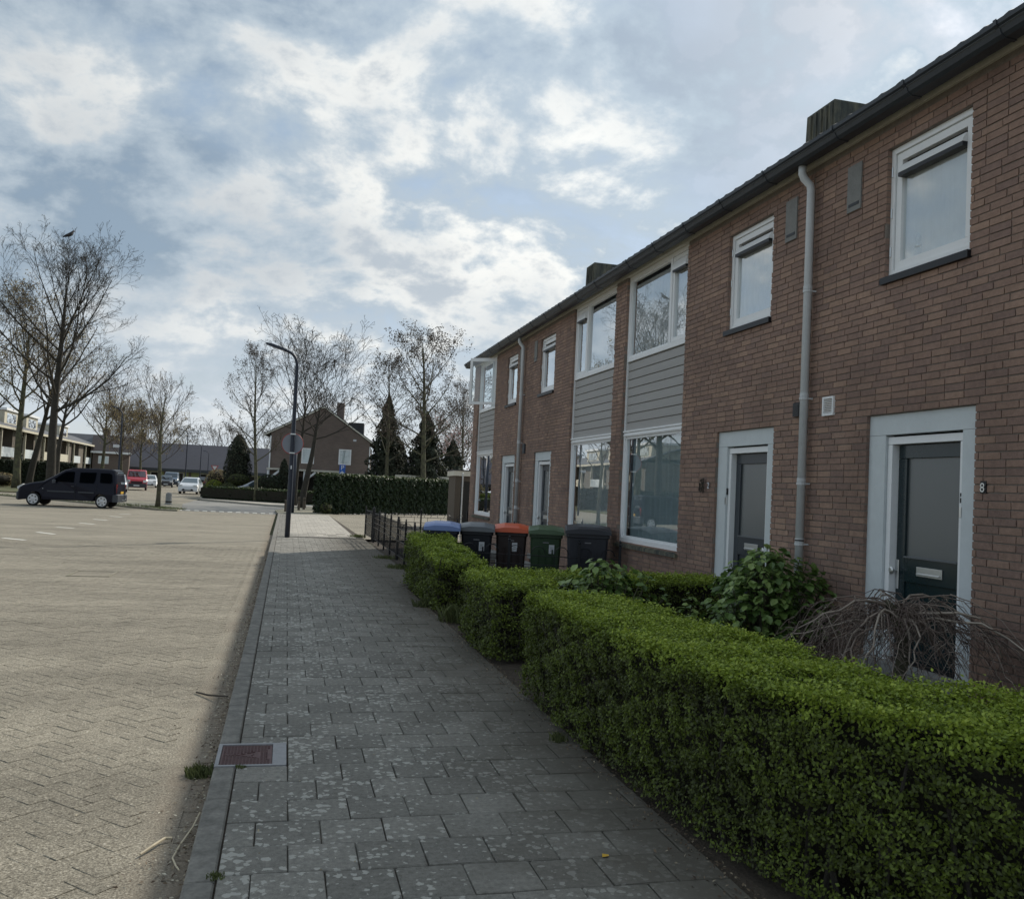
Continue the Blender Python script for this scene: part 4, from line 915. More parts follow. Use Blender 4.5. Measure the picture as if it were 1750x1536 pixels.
hedge('hedge', 'clipped hedge between the longest hedge and the small one, running back to the house', [(1.97, 8.52), (2.62, 8.5), (2.7, 9.45), (5.05, 9.4), (5.05, 10.25), (2.0, 10.3), (1.95, 9.4)], .745, .028, 6000, M['hedge'], .12, group=GHG, seed=5, lump=.042, bright=.42)
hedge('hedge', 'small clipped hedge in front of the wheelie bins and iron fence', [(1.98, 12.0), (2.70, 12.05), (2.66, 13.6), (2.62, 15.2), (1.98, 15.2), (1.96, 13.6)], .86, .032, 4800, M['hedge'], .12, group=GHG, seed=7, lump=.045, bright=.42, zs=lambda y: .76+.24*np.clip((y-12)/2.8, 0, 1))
hedge('hedge', 'tall dark laurel hedge at the end of the sunlit path', [(2.15, 47.3), (9.9, 54.0), (9.2, 55.2), (1.4, 48.5)], 2.0, .11, 950, M['laurel'], .2, seed=9, lump=.08, bright=.45)
hedge('hedge', 'low dark laurel hedge at the road corner under the round shrubs', [(-5.8, 69.4), (-5.3, 70.6), (4.8, 64.6), (4.2, 63.2), (.4, 64.6)], .85, .12, 750, M['laurel'], .15, seed=10, lump=.07, bright=.4)
hedge('hedge', 'long dark clipped hedge in front of the far row of balconied houses', [(-46, 78), (-24, 84.0), (-18.2, 88), (-19, 89), (-24.5, 85.2), (-46, 79.3)], 2.15, .16, 260, M['darkshrub'], .2, seed=11, lump=.08, bright=.2)

# ------------------------------------------------------------------ garden plants
def leaf_shape(k):
    g = G(); q = random.Random(k); w = .34+.08*q.random()
    g.add([(-.5, 0, 0), (-.1, w, .10), (.28, w*.8, .08), (.55, 0, -.06), (-.1, 0, .02), (.28, 0, .0), (-.1, -w, .10), (.28, -w*.8, .08)],
          [(0, 4, 1), (4, 5, 2, 1), (5, 3, 2), (0, 6, 4), (4, 6, 7, 5), (5, 7, 3)], q.random()); me = g.mesh('leaf', M['hyd']); return me
LS = [leaf_shape(k) for k in range(8)]
def broad_shrub(name, label, cx, cy, rx, ry, z0, z1, n, single, size, seed):
    q = random.Random(seed); t = thing(name, label, 'shrub', (cx, cy, 0)); g = G(); gs = G()
    pts = []
    for k in range(n):
        a = q.uniform(0, 6.283); e = q.random()**.6; hz = q.random()
        rad = e*(1-.35*hz*hz)*(.85+.3*math.sin(a*3+seed)); x, y = rx*rad*math.cos(a), ry*rad*math.sin(a)
        z = z0+(z1-z0)*(.25+.75*hz)*(1-.28*e*e)+q.uniform(-.03, .05); pts.append((x, y, z))
    for k in range(n//7):
        x, y, z = pts[q.randrange(n)]; gs.tube([(x*.25, y*.25, 0), (x*.6, y*.6, z*.55), (x, y, z)], [.009, .007, .004], 5)
    gs.build('stems', M['bark'], t, 'stuff')
    pts.sort(key=lambda p: -(p[2]*1.5-(p[0]+p[1])*.5))
    for i, (x, y, z) in enumerate(pts):
        out = Vector((x, y, .25)).normalized(); rot = (Matrix.Rotation(math.atan2(y, x)+q.uniform(-.9, .9), 4, 'Z') @ Matrix.Rotation(q.uniform(-.15, .85), 4, 'Y') @ Matrix.Rotation(q.uniform(-.5, .5), 4, 'X'))
        s = size*q.uniform(.6, 1.25)
        if i < single:
            o = bpy.data.objects.new('leaf', q.choice(LS)); COL.objects.link(o); o.parent = t
            o.matrix_local = Matrix.Translation((x, y, z)) @ rot @ Matrix.Scale(s, 4)
        else:
            me = q.choice(LS); vs = [Matrix.Translation((x, y, z)) @ rot @ (v.co*s) for v in me.vertices]; g.add(vs, [tuple(p.vertices) for p in me.polygons], q.random()*.8)
    g.build('foliage', M['hyd'], t, 'stuff'); return t
broad_shrub('garden_shrub', 'bushy broad-leaved green shrub under the downpipe, beside the weeping tree', 4.62, 8.1, .85, .62, .10, 1.20, 1900, 260, .088, 21)
broad_shrub('garden_shrub', 'low broad-leaved shrub spilling over the second hedge', 3.28, 9.05, .75, .38, .15, .98, 620, 150, .085, 22)
broad_shrub('garden_shrub', 'small spindly shrub in the dark bed behind the longest hedge', 4.0, 8.55, .22, .2, .1, .72, 60, 40, .08, 23)

WT = thing('weeping_tree', 'leafless weeping tree with a mop of drooping twigs before the dark green door', 'tree', (4.35, 5.75, 0))
g = G(); g.tube([(0, 0, -.02), (-.02, .02, .35), (.03, -.01, .62), (-.02, 0, .82), (-.06, .03, .93), (-.12, 0, .98)], [.055, .045, .045, .04, .038, .02], 9); tr_ = g.build('trunk', M['bark'], WT, smooth=True)
q = random.Random(12); P0, P1, R0, R1, VV = [], [], [], [], []
def wline(pts, r0, r1, v):
    for i in range(len(pts)-1):
        a = i/(len(pts)-1); b = (i+1)/(len(pts)-1); P0.append(pts[i]); P1.append(pts[i+1]); R0.append(r0+(r1-r0)*a); R1.append(r0+(r1-r0)*b); VV.append(v)
for k in range(80):
    a = q.uniform(0, 6.283); R_ = q.uniform(.4, .95)*(1.12 if abs(math.cos(a)) > .6 else .8)*(.85 if math.cos(a) < 0 else 1.1); start = Vector((q.uniform(-.1, .08), q.uniform(-.06, .06), q.uniform(.78, .98))); peak = q.uniform(.0, .10)
    drop = q.uniform(.25, .72); pts = []
    wob = q.uniform(-1.1, 1.1)
    for i in range(9):
        t = i/8; aa = a+wob*t; r_ = R_*(1-(1-t)**1.5); z = start.z+peak*math.sin(math.pi*min(1, t*1.6))*1.2-drop*t**2.4
        pts.append(Vector((start.x+r_*math.cos(aa)+q.uniform(-.025, .025), start.y+r_*math.sin(aa)*.95+q.uniform(-.025, .025), max(.08, z+q.uniform(-.022, .022)))))
    big = k < 14; wline(pts, .011 if big else .0046, .0035 if big else .002, q.uniform(.5, 1) if big else q.random()*.7)
    for s_ in range(17):
        i = q.randrange(1, 8); p = pts[i]; a2 = a+q.uniform(-2.2, 2.2); ln = q.uniform(.08, .34)*q.choice((1, 1, .6)); sub = []
        for j in range(5):
            t = j/4; sub.append(Vector((p.x+ln*t*math.cos(a2)*.75+q.uniform(-.01, .01), p.y+ln*t*math.sin(a2)*.75+q.uniform(-.01, .01), max(.06, p.z+(.22*ln*t if s_ % 4 == 0 else .03*t)-ln*(.5 if s_ % 4 == 0 else 1.0)*t**1.7+q.uniform(-.008, .008)))))
        wline(sub, .0024, .0013, q.random()*.85)
V, F = tubes_np(np.array([tuple(p) for p in P0]), np.array([tuple(p) for p in P1]), np.array(R0), np.array(R1), 4)
np_obj('drooping_twigs', V, F, M['weep'], WT, np.tile(np.array(VV), 4))
rg = np.random.default_rng(2); idx = rg.integers(0, len(P1), 1500); C = np.array([tuple(P1[i]) for i in idx])+rg.normal(0, .006, (1500, 3)); V, F = leaves_np(C, rg.normal(0, 1, (1500, 3)), .017, rg, .3); np_obj('buds', V, F, M['weep'], WT, rg.uniform(.5, 1, 1500))

# ------------------------------------------------------------------ wheelie bins
def wheelie_bin(label, x, y, rz, body, lid, sticker=None, tick=False, w=.56, d=.62, h=1.0):
    t = thing('wheelie_bin', label, 'bin', (x, y, -.01), rz, 'wheelie bins lined up behind the iron fence')
    g = G(); a, b = w*.40, w*.5; c, e = d*.36, d*.47
    def ring(hw, y0, y1, z, r): return [(-hw+r, y0, z), (hw-r, y0, z), (hw, y0+r, z), (hw, y1-r, z), (hw-r, y1, z), (-hw+r, y1, z), (-hw, y1-r, z), (-hw, y0+r, z)]
    rings = [ring(a, -c, c, .05, .03), ring(b-.02, -e+.02, e-.02, h-.12, .035), ring(b, -e, e, h-.11, .035), ring(b, -e, e, h-.04, .035)]
    vs = [p for r in rings for p in r]; fs = [tuple(range(7, -1, -1)), tuple(range(24, 32))]
    for k in range(3):
        for i in range(8): fs.append((k*8+i, k*8+(i+1) % 8, k*8+8+(i+1) % 8, k*8+8+i))
    g.add(vs, fs); g.build('body', body, t)
    # domed lid: hinge at +y
    prof = [(-e-.035, h-.045), (-e-.03, h-.005), (-e+.06, h+.03), (-.05, h+.062), (e-.08, h+.055), (e+.02, h+.02), (e+.02, h-.03)]
    g = G(); nv = []; W = [(-b-.02, 0), (-b-.005, .012), (-b*.45, .03), (b*.45, .03), (b+.005, .012), (b+.02, 0)]
    vs = []
    for (yy, zz) in prof:
        for (xx, dz) in W: vs.append((xx, yy, zz+(dz if h-.01 < zz else 0)-(.0 if abs(xx) < b else .012)))
    m = len(W); fs = []
    for i in range(len(prof)-1):
        for j in range(m-1): fs.append((i*m+j, i*m+j+1, (i+1)*m+j+1, (i+1)*m+j))
    fs.append(tuple(j for j in range(m)) [::-1]); fs.append(tuple((len(prof)-1)*m+j for j in range(m)))
    fs.append(tuple(i*m for i in range(len(prof)))); fs.append(tuple(i*m+m-1 for i in range(len(prof)))[::-1]); fs.append(((len(prof)-1)*m, m-1+(len(prof)-1)*m, m-1, 0))
    g.add(vs, fs); g.build('lid', lid, t)
    g = G(); g.tube([(-b*.8, e+.04, h-.05), (b*.8, e+.04, h-.05)], .014, 8); [g.box(s*b*.6-.02, s*b*.6+.02, e-.01, e+.045, h-.08, h-.03) for s in (-1, 1)]; g.build('handle', lid, t)
    for s in (-1, 1):
        g = G(); g.lathe([(.02, -.025), (.1, -.025), (.1, .025), (.02, .025)], (s*(a+.03), c+.02, .1), 14, 'x'); g.build('wheel', M['rubber'], t)
    for k in range(3):
        g = G(); xx = -a*.5+a*.5*k; g.obox((xx, -c-.012-.055*.45, .05+(h-.17)*.42), (.012, 0, 0), (0, .004, 0), (0, -.052, (h-.17)*.36)); g.build('rib', body, t)
    g = G(); g.box(-.05, .05, -e-.006+.02, -e+.022, h-.20, h-.185); g.build('maker_mark', M['print'], t)
    if sticker:
        sx = sticker; g = G(); g.obox((sx, -e+.016+.0, h-.30), (.045, 0, 0), (0, .003, 0), (0, -.008, .075)); s_ = g.build('sticker', M['sticker'], t)
        g = G()
        for k in range(3): g.obox((sx, -e+.0125+.004*(k-1), h-.27-.03*k), (.022, 0, 0), (0, .002, 0), (0, 0, .004))
        g.build('print_line', M['print'], s_)
    if tick:
        g = G(); cx_ = tick; zz = h-.37
        g.obox((cx_-.02, -e+.018, zz), (.018, 0, -.026), (.008, 0, .006), (0, .003, 0)); g.obox((cx_+.025, -e+.018, zz+.015), (.028, 0, .045), (.010, 0, -.006), (0, .003, 0)); g.build('tick_mark', M['cyan'], t)
    return t
wheelie_bin('navy wheelie bin with a pale blue lid, first in the row', 2.58, 15.15, -.20, M['binnavy'], M['binblue'], None, -.06)
wheelie_bin('black wheelie bin with a dull grey lid and cyan tick mark', 3.19, 15.25, -.22, M['binblack'], M['bingreylid'], .09, .0)
wheelie_bin('brown wheelie bin with a bright orange lid', 3.82, 15.35, -.24, M['binbrown'], M['binred'], .06, None)
wheelie_bin('moss green wheelie bin with green lid', 4.35, 15.05, -.26, M['bingreen'], M['bingreenlid'], .1, None)
wheelie_bin('large anthracite wheelie bin nearest the brick wall', 4.74, 14.0, -.28, M['bindark'], M['bindark'], None, None, .68, .74, 1.08)

# ------------------------------------------------------------------ iron fences
def iron_fence(label, p, q_, h, posts, arches=True, bars=.11, ztop=None, finials=True, group=None, name='iron_fence', rails=(0.12, .5, .66, .82)):
    t = thing(name, label, 'fence', (p[0], p[1], 0), math.atan2(q_[1]-p[1], q_[0]-p[0]), group); L = math.hypot(q_[0]-p[0], q_[1]-p[1])
    for f in rails:
        g = G(); g.box(0, L, -.012, .012, h*f-.006, h*f+.006); g.build('rail', M['black'], t)
    for s in posts:
        g = G(); x = L*s; g.box(x-.02, x+.02, -.02, .02, -.05, h*1.02); g.lathe([(.02, 0), (.025, .02), (.012, .04), (.018, .06), (.003, .09)], (x, 0, h*1.02), 8); g.build('post', M['black'], t)
    n = int(L/bars)
    for i in range(1, n):
        g = G(); x = L*i/n; g.box(x-.005, x+.005, -.005, .005, h*rails[0], h*(rails[-1]+.02 if not finials else .95))
        if finials: g.add([(x-.014, 0, h*.95), (x, -.008, h*.95), (x+.014, 0, h*.95), (x, .008, h*.95), (x, 0, h*.95+.055)], [(0, 1, 4), (1, 2, 4), (2, 3, 4), (3, 0, 4)])
        g.build('bar', M['black'], t)
    if arches:
        m = max(2, int(L/.34)); st = L/m
        for i in range(m):
            g = G(); c = st*(i+.5); r_ = .105; pts = [(c+r_*math.cos(math.pi*k/8), 0, h*.82+r_*math.sin(math.pi*k/8)) for k in range(9)]; g.tube(pts, .007, 5); g.build('arch', M['black'], t)
    return t
GF = 'low black iron fences round the front gardens'
iron_fence('black iron fence with spear tips standing along the footway', (2.46, 19.0), (2.47, 26.0), .84, (0, .2, .4, .6, .8, 1), False, .12, group=GF)
iron_fence('black iron garden gate nearest the sunlit path', (2.45, 26.35), (2.41, 28.2), .86, (0, 1), False, .12, group=GF, name='iron_gate')
iron_fence('black iron fence with hoops at the end of the terrace, farthest from the bins', (2.47, 26.2), (5.15, 26.15), .9, (0, .5, 1), True, .34, group=GF, finials=False)
iron_fence('black iron fence with hoops across the gardens behind the blue bin', (2.47, 20.3), (5.1, 20.3), .84, (0, .5, 1), True, .17, group=GF, finials=False)
iron_fence('black iron fence with hoops right in front of the wheelie bins', (2.66, 14.15), (5.1, 13.45), .84, (.32, .75, 1), True, .5, group=GF, finials=False, rails=(.12, .6, .77))
iron_fence('black iron fence along the footway behind the small hedge', (2.47, 15.3), (2.46, 18.9), .84, (0, .33, .66), False, .12, group=GF)

# ------------------------------------------------------------------ lamp posts and signs
def street_lamp(label, x, y, h, arm, sc=1.0, tilt=.0, group='street lamps'):
    t = thing('street_lamp', label, 'street lamp', (x, y, -.05), 0, group); s = sc
    pts = [(0, 0, 0), (0, 0, 1.2), (0, 0, h-.55)]; dx = -arm
    for k in range(1, 7):
        a = math.pi/2*k/6*.88; pts.append((-.33*(1-math.cos(a)), 0, h-.55+.42*math.sin(a)))
    pts.append((dx*.55, 0, h-.09+.0))
    g = G(); g.tube(pts, [.072*s, .07*s, .05*s]+[.042*s]*7, 10); g.build('pole', M['postgrey'], t, smooth=True)
    g = G(); ex = pts[-1][0]
    vs = []
    for u, w, z0, z1 in ((0, .05, -.045, .035), (.12, .075, -.05, .05), (.35, .085, -.03, .075), (.52, .05, .02, .07), (.56, .02, .045, .06)):
        X = ex+.05-u; Z = pts[-1][2]-.01+u*.20
        vs += [(X, -w, Z+z0*.5), (X, w, Z+z0*.5), (X, w*.8, Z+z1), (X, -w*.8, Z+z1)]
    fs = [(0, 1, 2, 3), (16, 19, 18, 17)]
    for i in range(4):
        for j in range(4): fs.append((i*4+j, i*4+4+j, i*4+4+(j+1) % 4, i*4+(j+1) % 4))
    g.add(vs, fs); g.build('lantern', M['postgrey'], t); return t
NL = street_lamp('tall dark street lamp standing on the footway with a round sign on it', .105, 26.9, 5.5, .72)
SG = thing('road_sign', 'round road sign seen from behind, grey with a thin red rim, on the near lamp', 'sign', (.105, 27.0, 2.68))
g = G(); g.lathe([(.295, -.006), (.30, -.004), (.30, .006), (.295, .008)], (.0, .02, 0), 40, 'y'); g.build('disc', M['signback'], SG)
g = G(); pts = [(.300*math.cos(a), .02, .300*math.sin(a)) for a in [2*math.pi*k/40 for k in range(41)]]; g.tube(pts, .010, 5, caps=False); g.build('rim', M['signred'], SG)
for z in (-.27, .27):
    g = G(); g.box(-.075, .075, -.18, .012, z-.018, z+.018); g.build('clamp', M['metal'], SG)
g = G(); g.box(.03, .075, -.177, -.172, -.65, -.58); g.build('small_sticker', M['sticker'], NL) if False else None
st = G(); st.obox((.0, -.0685, 2.05), (.02, 0, 0), (0, .003, 0), (0, 0, .05)); st.build('small_sticker', M['sticker'], NL)
pp = thing('steel_post', 'plain dark steel post right behind the near street lamp', 'post', (.36, 47.2, -.05)); g = G(); g.tube([(0, 0, 0), (0, 0, 3.9)], .085, 10); g.build('post', M['postgrey'], pp, smooth=True); g = G(); g.lathe([(.09, 0), (.09, .03), (.02, .06)], (0, 0, 3.9), 10); g.build('cap', M['postgrey'], pp)
street_lamp('street lamp rising behind the dark blue van', -11.1, 66.6, 6.05, .45)
street_lamp('street lamp in front of the white hatchback', -9.75, 95.5, 6.15, .85)
street_lamp('second street lamp beyond the white hatchback', -10.64, 121, 5.7, .8)
street_lamp('third and farthest street lamp beyond the white hatchback', -12.6, 157, 5.7, .8)
# small plate on the lamp behind the van
pl = thing('street_name_plate', 'small pale plate fixed on the lamp behind the blue van', 'sign', (-11.2, 66.5, 3.35)); g = G(); g.box(-.33, .05, -.06, -.04, -.1, .1); g.build('plate', M['sticker'], pl); g = G(); g.box(-.05, .09, -.04, .02, -.03, .03); g.build('clamp', M['metal'], pl)
# P sign
ps = thing('parking_sign', 'blue parking sign with white P above the tall dark hedge', 'sign', (3.51, 60.9, -.05))
g = G(); g.tube([(0, .03, 0), (0, .03, 2.85)], .03, 8); g.build('post', M['metal'], ps)
g = G(); g.box(-.19, .19, -.01, .008, 2.22, 2.84); g.build('board', M['signblue'], ps)
cu = bpy.data.curves.new('letter', 'FONT'); cu.body = 'P'; cu.size = .42; cu.extrude = .004; cu.align_x = 'CENTER'; o = bpy.data.objects.new('letter', cu); COL.objects.link(o); o.parent = ps; cu.materials.append(M['sticker']); o.rotation_euler = (R(90), 0, 0); o.location = (0, -.016, 2.50); to_mesh(o)
g = G(); g.box(-.13, .13, -.014, -.0105, 2.27, 2.34); g.box(-.06, .04, -.0142, -.0105, 2.345, 2.40); g.build('car_symbol', M['sticker'], ps)
g = G(); g.box(-.17, .17, -.008, .006, 1.95, 2.2); g.build('lower_plate', M['sticker'], ps)
gw = thing('give_way_sign', 'far upside-down triangular sign on a thin pole near the yellow board', 'sign', (-8.5, 115.4, -.05))
g = G(); g.tube([(0, .03, 0), (0, .03, 2.9)], .035, 8); g.build('post', M['postgrey'], gw); g = G(); g.prism([(-.45, 2.95), (0, 2.2), (.45, 2.95)], 'y', -.01, .01); g.build('triangle', M['signred'], gw); g = G(); g.prism([(-.3, 2.87), (0, 2.37), (.3, 2.87)], 'y', -.02, -.0105); g.build('inner_triangle', M['sticker'], gw)
yb_ = thing('yellow_board', 'small yellow board on two posts behind the corner shrubs', 'sign', (-7.2, 116, -.05)); g = G(); g.box(-.75, .75, -.02, .02, 1.15, 1.75); g.build('board', M['yellow'], yb_)
for s in (-.6, .6):
    g = G(); g.tube([(s, .05, 0), (s, .05, 1.5)], .04, 6); g.build('post', M['postgrey'], yb_)
# short posts at the corner
for i, (x, y, h, lab) in enumerate(((.08, 48.4, .62, 'mossy wooden bollard beside the second street lamp'), (.72, 51.2, .75, 'thin pale wooden bollard between lamp and leaning tree'), (1.02, 52.8, .7, 'wooden bollard leaning close to the tree trunk'))):
    t = thing('wooden_bollard', lab, 'bollard', (x, y, -.02), .2*i); g = G(); w = .12 if i == 0 else .06; g.cbox(-w, w, -w, w, -.02, h, .02); g.build('post', M['timber'], t); g = G(); g.box(-w-.003, w+.003, -w-.003, w+.003, h*.75, h*.8); g.build('band', M['barkdark'], t)
bo = thing('concrete_bollard', 'short round-topped pale bollard beside the young street tree', 'bollard', (-6.1, 52.2, -.02)); g = G(); g.lathe([(.2, 0), (.2, .05), (.165, .09), (.16, .55), (.13, .62), (.05, .66)], (0, 0, 0), 12); g.build('body', M['concrete'], bo, smooth=True); g = G(); g.lathe([(.168, .12), (.168, .2)], (0, 0, 0), 12); g.build('band', M['barkdark'], bo)

# ------------------------------------------------------------------ cars
def arc(cx, r_, a0_, a1_, n=9, cz=None): return [(cx+r_*math.cos(R(a0_+(a1_-a0_)*i/(n-1))), (cz or r_)*1.0+r_*math.sin(R(a0_+(a1_-a0_)*i/(n-1)))) for i in range(n)]
def car(name, label, x, y, rz, prof, W, belt, tum, paint, wheels, wr, side, front=None, rear=None, bumper=None, group='parked cars', cat='car', hub=True, mould=False, z=-.08, plate=True, grille=True):
    """prof: outline from front bottom over the roof to rear bottom (x forward = +). side: list of side pane quads; front/rear: pane corner pairs"""
    t = thing(name, label, cat, (x, y, z), rz, group)
    zr = wr
    bot = []
    for wx in sorted(wheels, reverse=False):
        bot += [(wx+(wr+.05)*math.cos(R(180-180*i/8)), zr+(wr+.05)*math.sin(R(180-180*i/8))) for i in range(9)]
    rear_x = prof[-1][0]
    pts = prof+[(p[0], max(p[1], prof[-1][1])) for p in bot]            # closes along the bottom from rear to front
    zmax = max(p[1] for p in prof)
    def hw(z_): return W-(tum*max(0, (z_-belt)/(zmax-belt))**1.15 if z_ > belt else .035*max(0, (belt-z_)/belt)**2)
    g = G(); n = len(pts); cx_ = sum(p[0] for p in prof)/len(prof)
    def ins(p, d):
        return (p[0]+(cx_-p[0])*d*.55, p[1]-(d*.75 if p[1] > belt*.8 else 0))
    ringsd = [(0, .14), (0, .0)]
    # rings: centre strip full profile at +-(hw-.1), side ring slightly inset at hw
    A = [(p[0], hw(p[1])-.10, p[1]) for p in pts]; B = [(ins(p, .045)[0], hw(p[1])-.03, ins(p, .045)[1]) for p in pts]; Cc = [(ins(p, .10)[0], hw(p[1]), ins(p, .10)[1]) for p in pts]
    vs = Cc+B+A+[(a, -b, c) for a, b, c in A]+[(a, -b, c) for a, b, c in B]+[(a, -b, c) for a, b, c in Cc]; fs = []
    for k in range(5):
        for i in range(n): fs.append((k*n+i, k*n+(i+1) % n, (k+1)*n+(i+1) % n, (k+1)*n+i))
    fs.append(tuple(range(n-1, -1, -1))); fs.append(tuple(range(5*n, 6*n)))
    g.add(vs, fs); body = g.build('body', paint, t)
    for s in (1, -1):
        for quad in side:
            g = G(); g.add([(px_, s*(hw(pz)+.006), pz) for px_, pz in quad], [tuple(range(len(quad))) if s > 0 else tuple(range(len(quad)))[::-1]]); g.build('side_window', M['carglass'], t)
    def strip(nm, p, q_, m, shr=.13, off=.012, yfrac=(-1, 1)):
        d = Vector((q_[0]-p[0], 0, q_[1]-p[1])); nrm = Vector((d.z, 0, -d.x)).normalized()
        if nrm.z < 0 and abs(d.x) > abs(d.z)*.3: nrm = -nrm
        if abs(d.x) <= abs(d.z)*.3: nrm = Vector((1 if p[0] > cx_ else -1, 0, 0))
        g = G(); vs = []
        for pp in (p, q_):
            h_ = hw(pp[1])-shr
            for f in yfrac: vs.append((pp[0]+nrm.x*off, h_*f, pp[1]+nrm.z*off))
        g.add(vs, [(0, 1, 3, 2)]); return g.build(nm, m, t)
    if front: strip('windscreen', *front, M['carglass'])
    if rear: strip('rear_window', *rear, M['carglass'])
    for wx in wheels:
        for s in (1, -1):
            g = G(); yy = s*(W-.02); g.lathe([(wr*.55, -.19*s), (wr*.93, -.19*s), (wr, -.15*s), (wr, -.03*s), (wr*.94, .0), (wr*.74, .0)], (wx, yy, wr), 22, 'y'); w_o = g.build('wheel', M['rubber'], t, smooth=False)
            g = G(); g.lathe([(wr*.74, -.02*s), (wr*.74, .004*s), (wr*.68, .008*s), (wr*.3, .004*s), (wr*.14, .012*s), (.01, .014*s)], (wx, yy, wr), 22, 'y'); hb = g.build('rim', M['alloy'] if hub else M['trimgrey'], w_o)
            if hub:
                for k in range(6):
                    a = math.pi*2*k/6+.3; g = G(); c = (wx+wr*.5*math.cos(a), yy+.0*s, wr+wr*.5*math.sin(a)); g.obox((c[0], yy+s*.0035, c[2]), (wr*.10*math.cos(a), 0, wr*.10*math.sin(a)), (0, .006, 0), (-wr*.085*math.sin(a), 0, wr*.085*math.cos(a))); g.build('rim_slot', M['rubber'], w_o)
    if bumper:
        f0, f1, r0, r1 = bumper; fx = max(p[0] for p in prof); rx = min(p[0] for p in prof)
        g = G(); g.cbox(fx-.12, fx+.025, -W+.03, W-.03, f0, f1, .04); g.build('front_bumper', M['trimgrey'] if mould else paint, t)
        g = G(); g.cbox(rx-.045, rx+.22, -W-.004, W+.004, r0, r1, .04); g.build('rear_bumper', M['trimgrey'] if mould else paint, t)
    for s in (1, -1):
        g = G(); mx_, mz = side[0][0]; g.cbox(mx_-.22, mx_-.08, s*(hw(belt)+.10)-.08, s*(hw(belt)+.10)+.08, belt-.02, belt+.14, .03); g.build('mirror', M['trimgrey'] if mould else paint, t)
    return t, hw
# dark blue van-based car on the bay
vp = [(0, .24), (-.02, .62), (-.06, .80), (-.22, .93), (-.55, 1.03), (-1.12, 1.13), (-1.55, 1.38), (-2.0, 1.67), (-2.25, 1.745), (-2.7, 1.79), (-3.4, 1.81), (-4.15, 1.79), (-4.30, 1.74), (-4.37, 1.55), (-4.43, 1.1), (-4.47, .62), (-4.45, .30)]
S1 = [[(-1.50, 1.14), (-1.92, 1.48), (-2.12, 1.60), (-2.45, 1.62), (-2.50, 1.60), (-2.50, 1.12)], [(-2.74, 1.12), (-2.74, 1.60), (-3.45, 1.62), (-3.47, 1.60), (-3.44, 1.25), (-3.38, 1.12)], [(-3.66, 1.16), (-3.64, 1.61), (-4.05, 1.61), (-4.17, 1.55), (-4.20, 1.2), (-4.14, 1.15)]]
van, hwv = car('parked_van', 'dark navy compact van parked alone on the bay beside the verge', -11.72, 46.2, R(175.5), vp, .86, 1.08, .16, M['navy'], (-.73, -3.80), .305, S1, ((-1.20, 1.17), (-1.97, 1.64)), ((-4.32, 1.68), (-4.42, 1.12)), (.28, .62, .30, .66), cat='van', mould=True, group='parked cars')
van.scale = (.96, 1, 1)
for s in (1, -1):
    for k, (a, b) in enumerate(((-1.0-.35, -2.55), (-2.72, -3.42))):
        g = G(); y = s*.868; g.box(a, b, y-.006, y+.006, .66, .72) if a < b else g.box(b, a, y-.006, y+.006, .66, .72); g.build('side_moulding', M['trimgrey'], van)
    g = G(); g.box(-4.44, -4.36, s*.74-.06, s*.74+.055, .68, 1.12); g.build('tail_lamp', M['taillens'], van)
    g = G(); g.obox((-.13, s*.66, .84), (.12, 0, -.075), (0, .15, 0), (.02, 0, .05)); g.build('headlight', M['lamp_lens'], van)
    for x in (-2.58, -3.52):
        g = G(); g.box(x-.006, x+.006, s*.862-.004, s*.862+.004, .36, 1.08); g.build('door_gap', M['black'], van)
    g = G(); g.box(-2.52, -2.40, s*.866-.012, s*.866+.012, .93, .96); g.build('door_handle', M['trimgrey'], van)
    g = G(); g.box(-4.1, -2.3, s*.60-.015, s*.60+.015, 1.775, 1.80); g.build('roof_rail', M['trimgrey'], van)
    g = G(); g.box(-1.16, -1.13, s*.86-.008, s*.864, .78, .81); g.build('side_indicator', M['lamp_lens'], van)
g = G(); g.box(-4.49, -4.475, -.26, .26, .68, .79); g.build('number_plate', M['yellow'], van)
g = G(); g.tube([(-4.45, 0, .38), (-4.62, 0, .38), (-4.66, 0, .45)], .025, 7); g.build('tow_bar', M['metal'], van)
for yy in (-.3, .3):
    for x in (-1.9, -3.05):
        g = G(); g.cbox(x-.22, x+.12, yy-.24, yy+.24, .85, 1.42, .06); g.build('seat', M['trimgrey'], van)

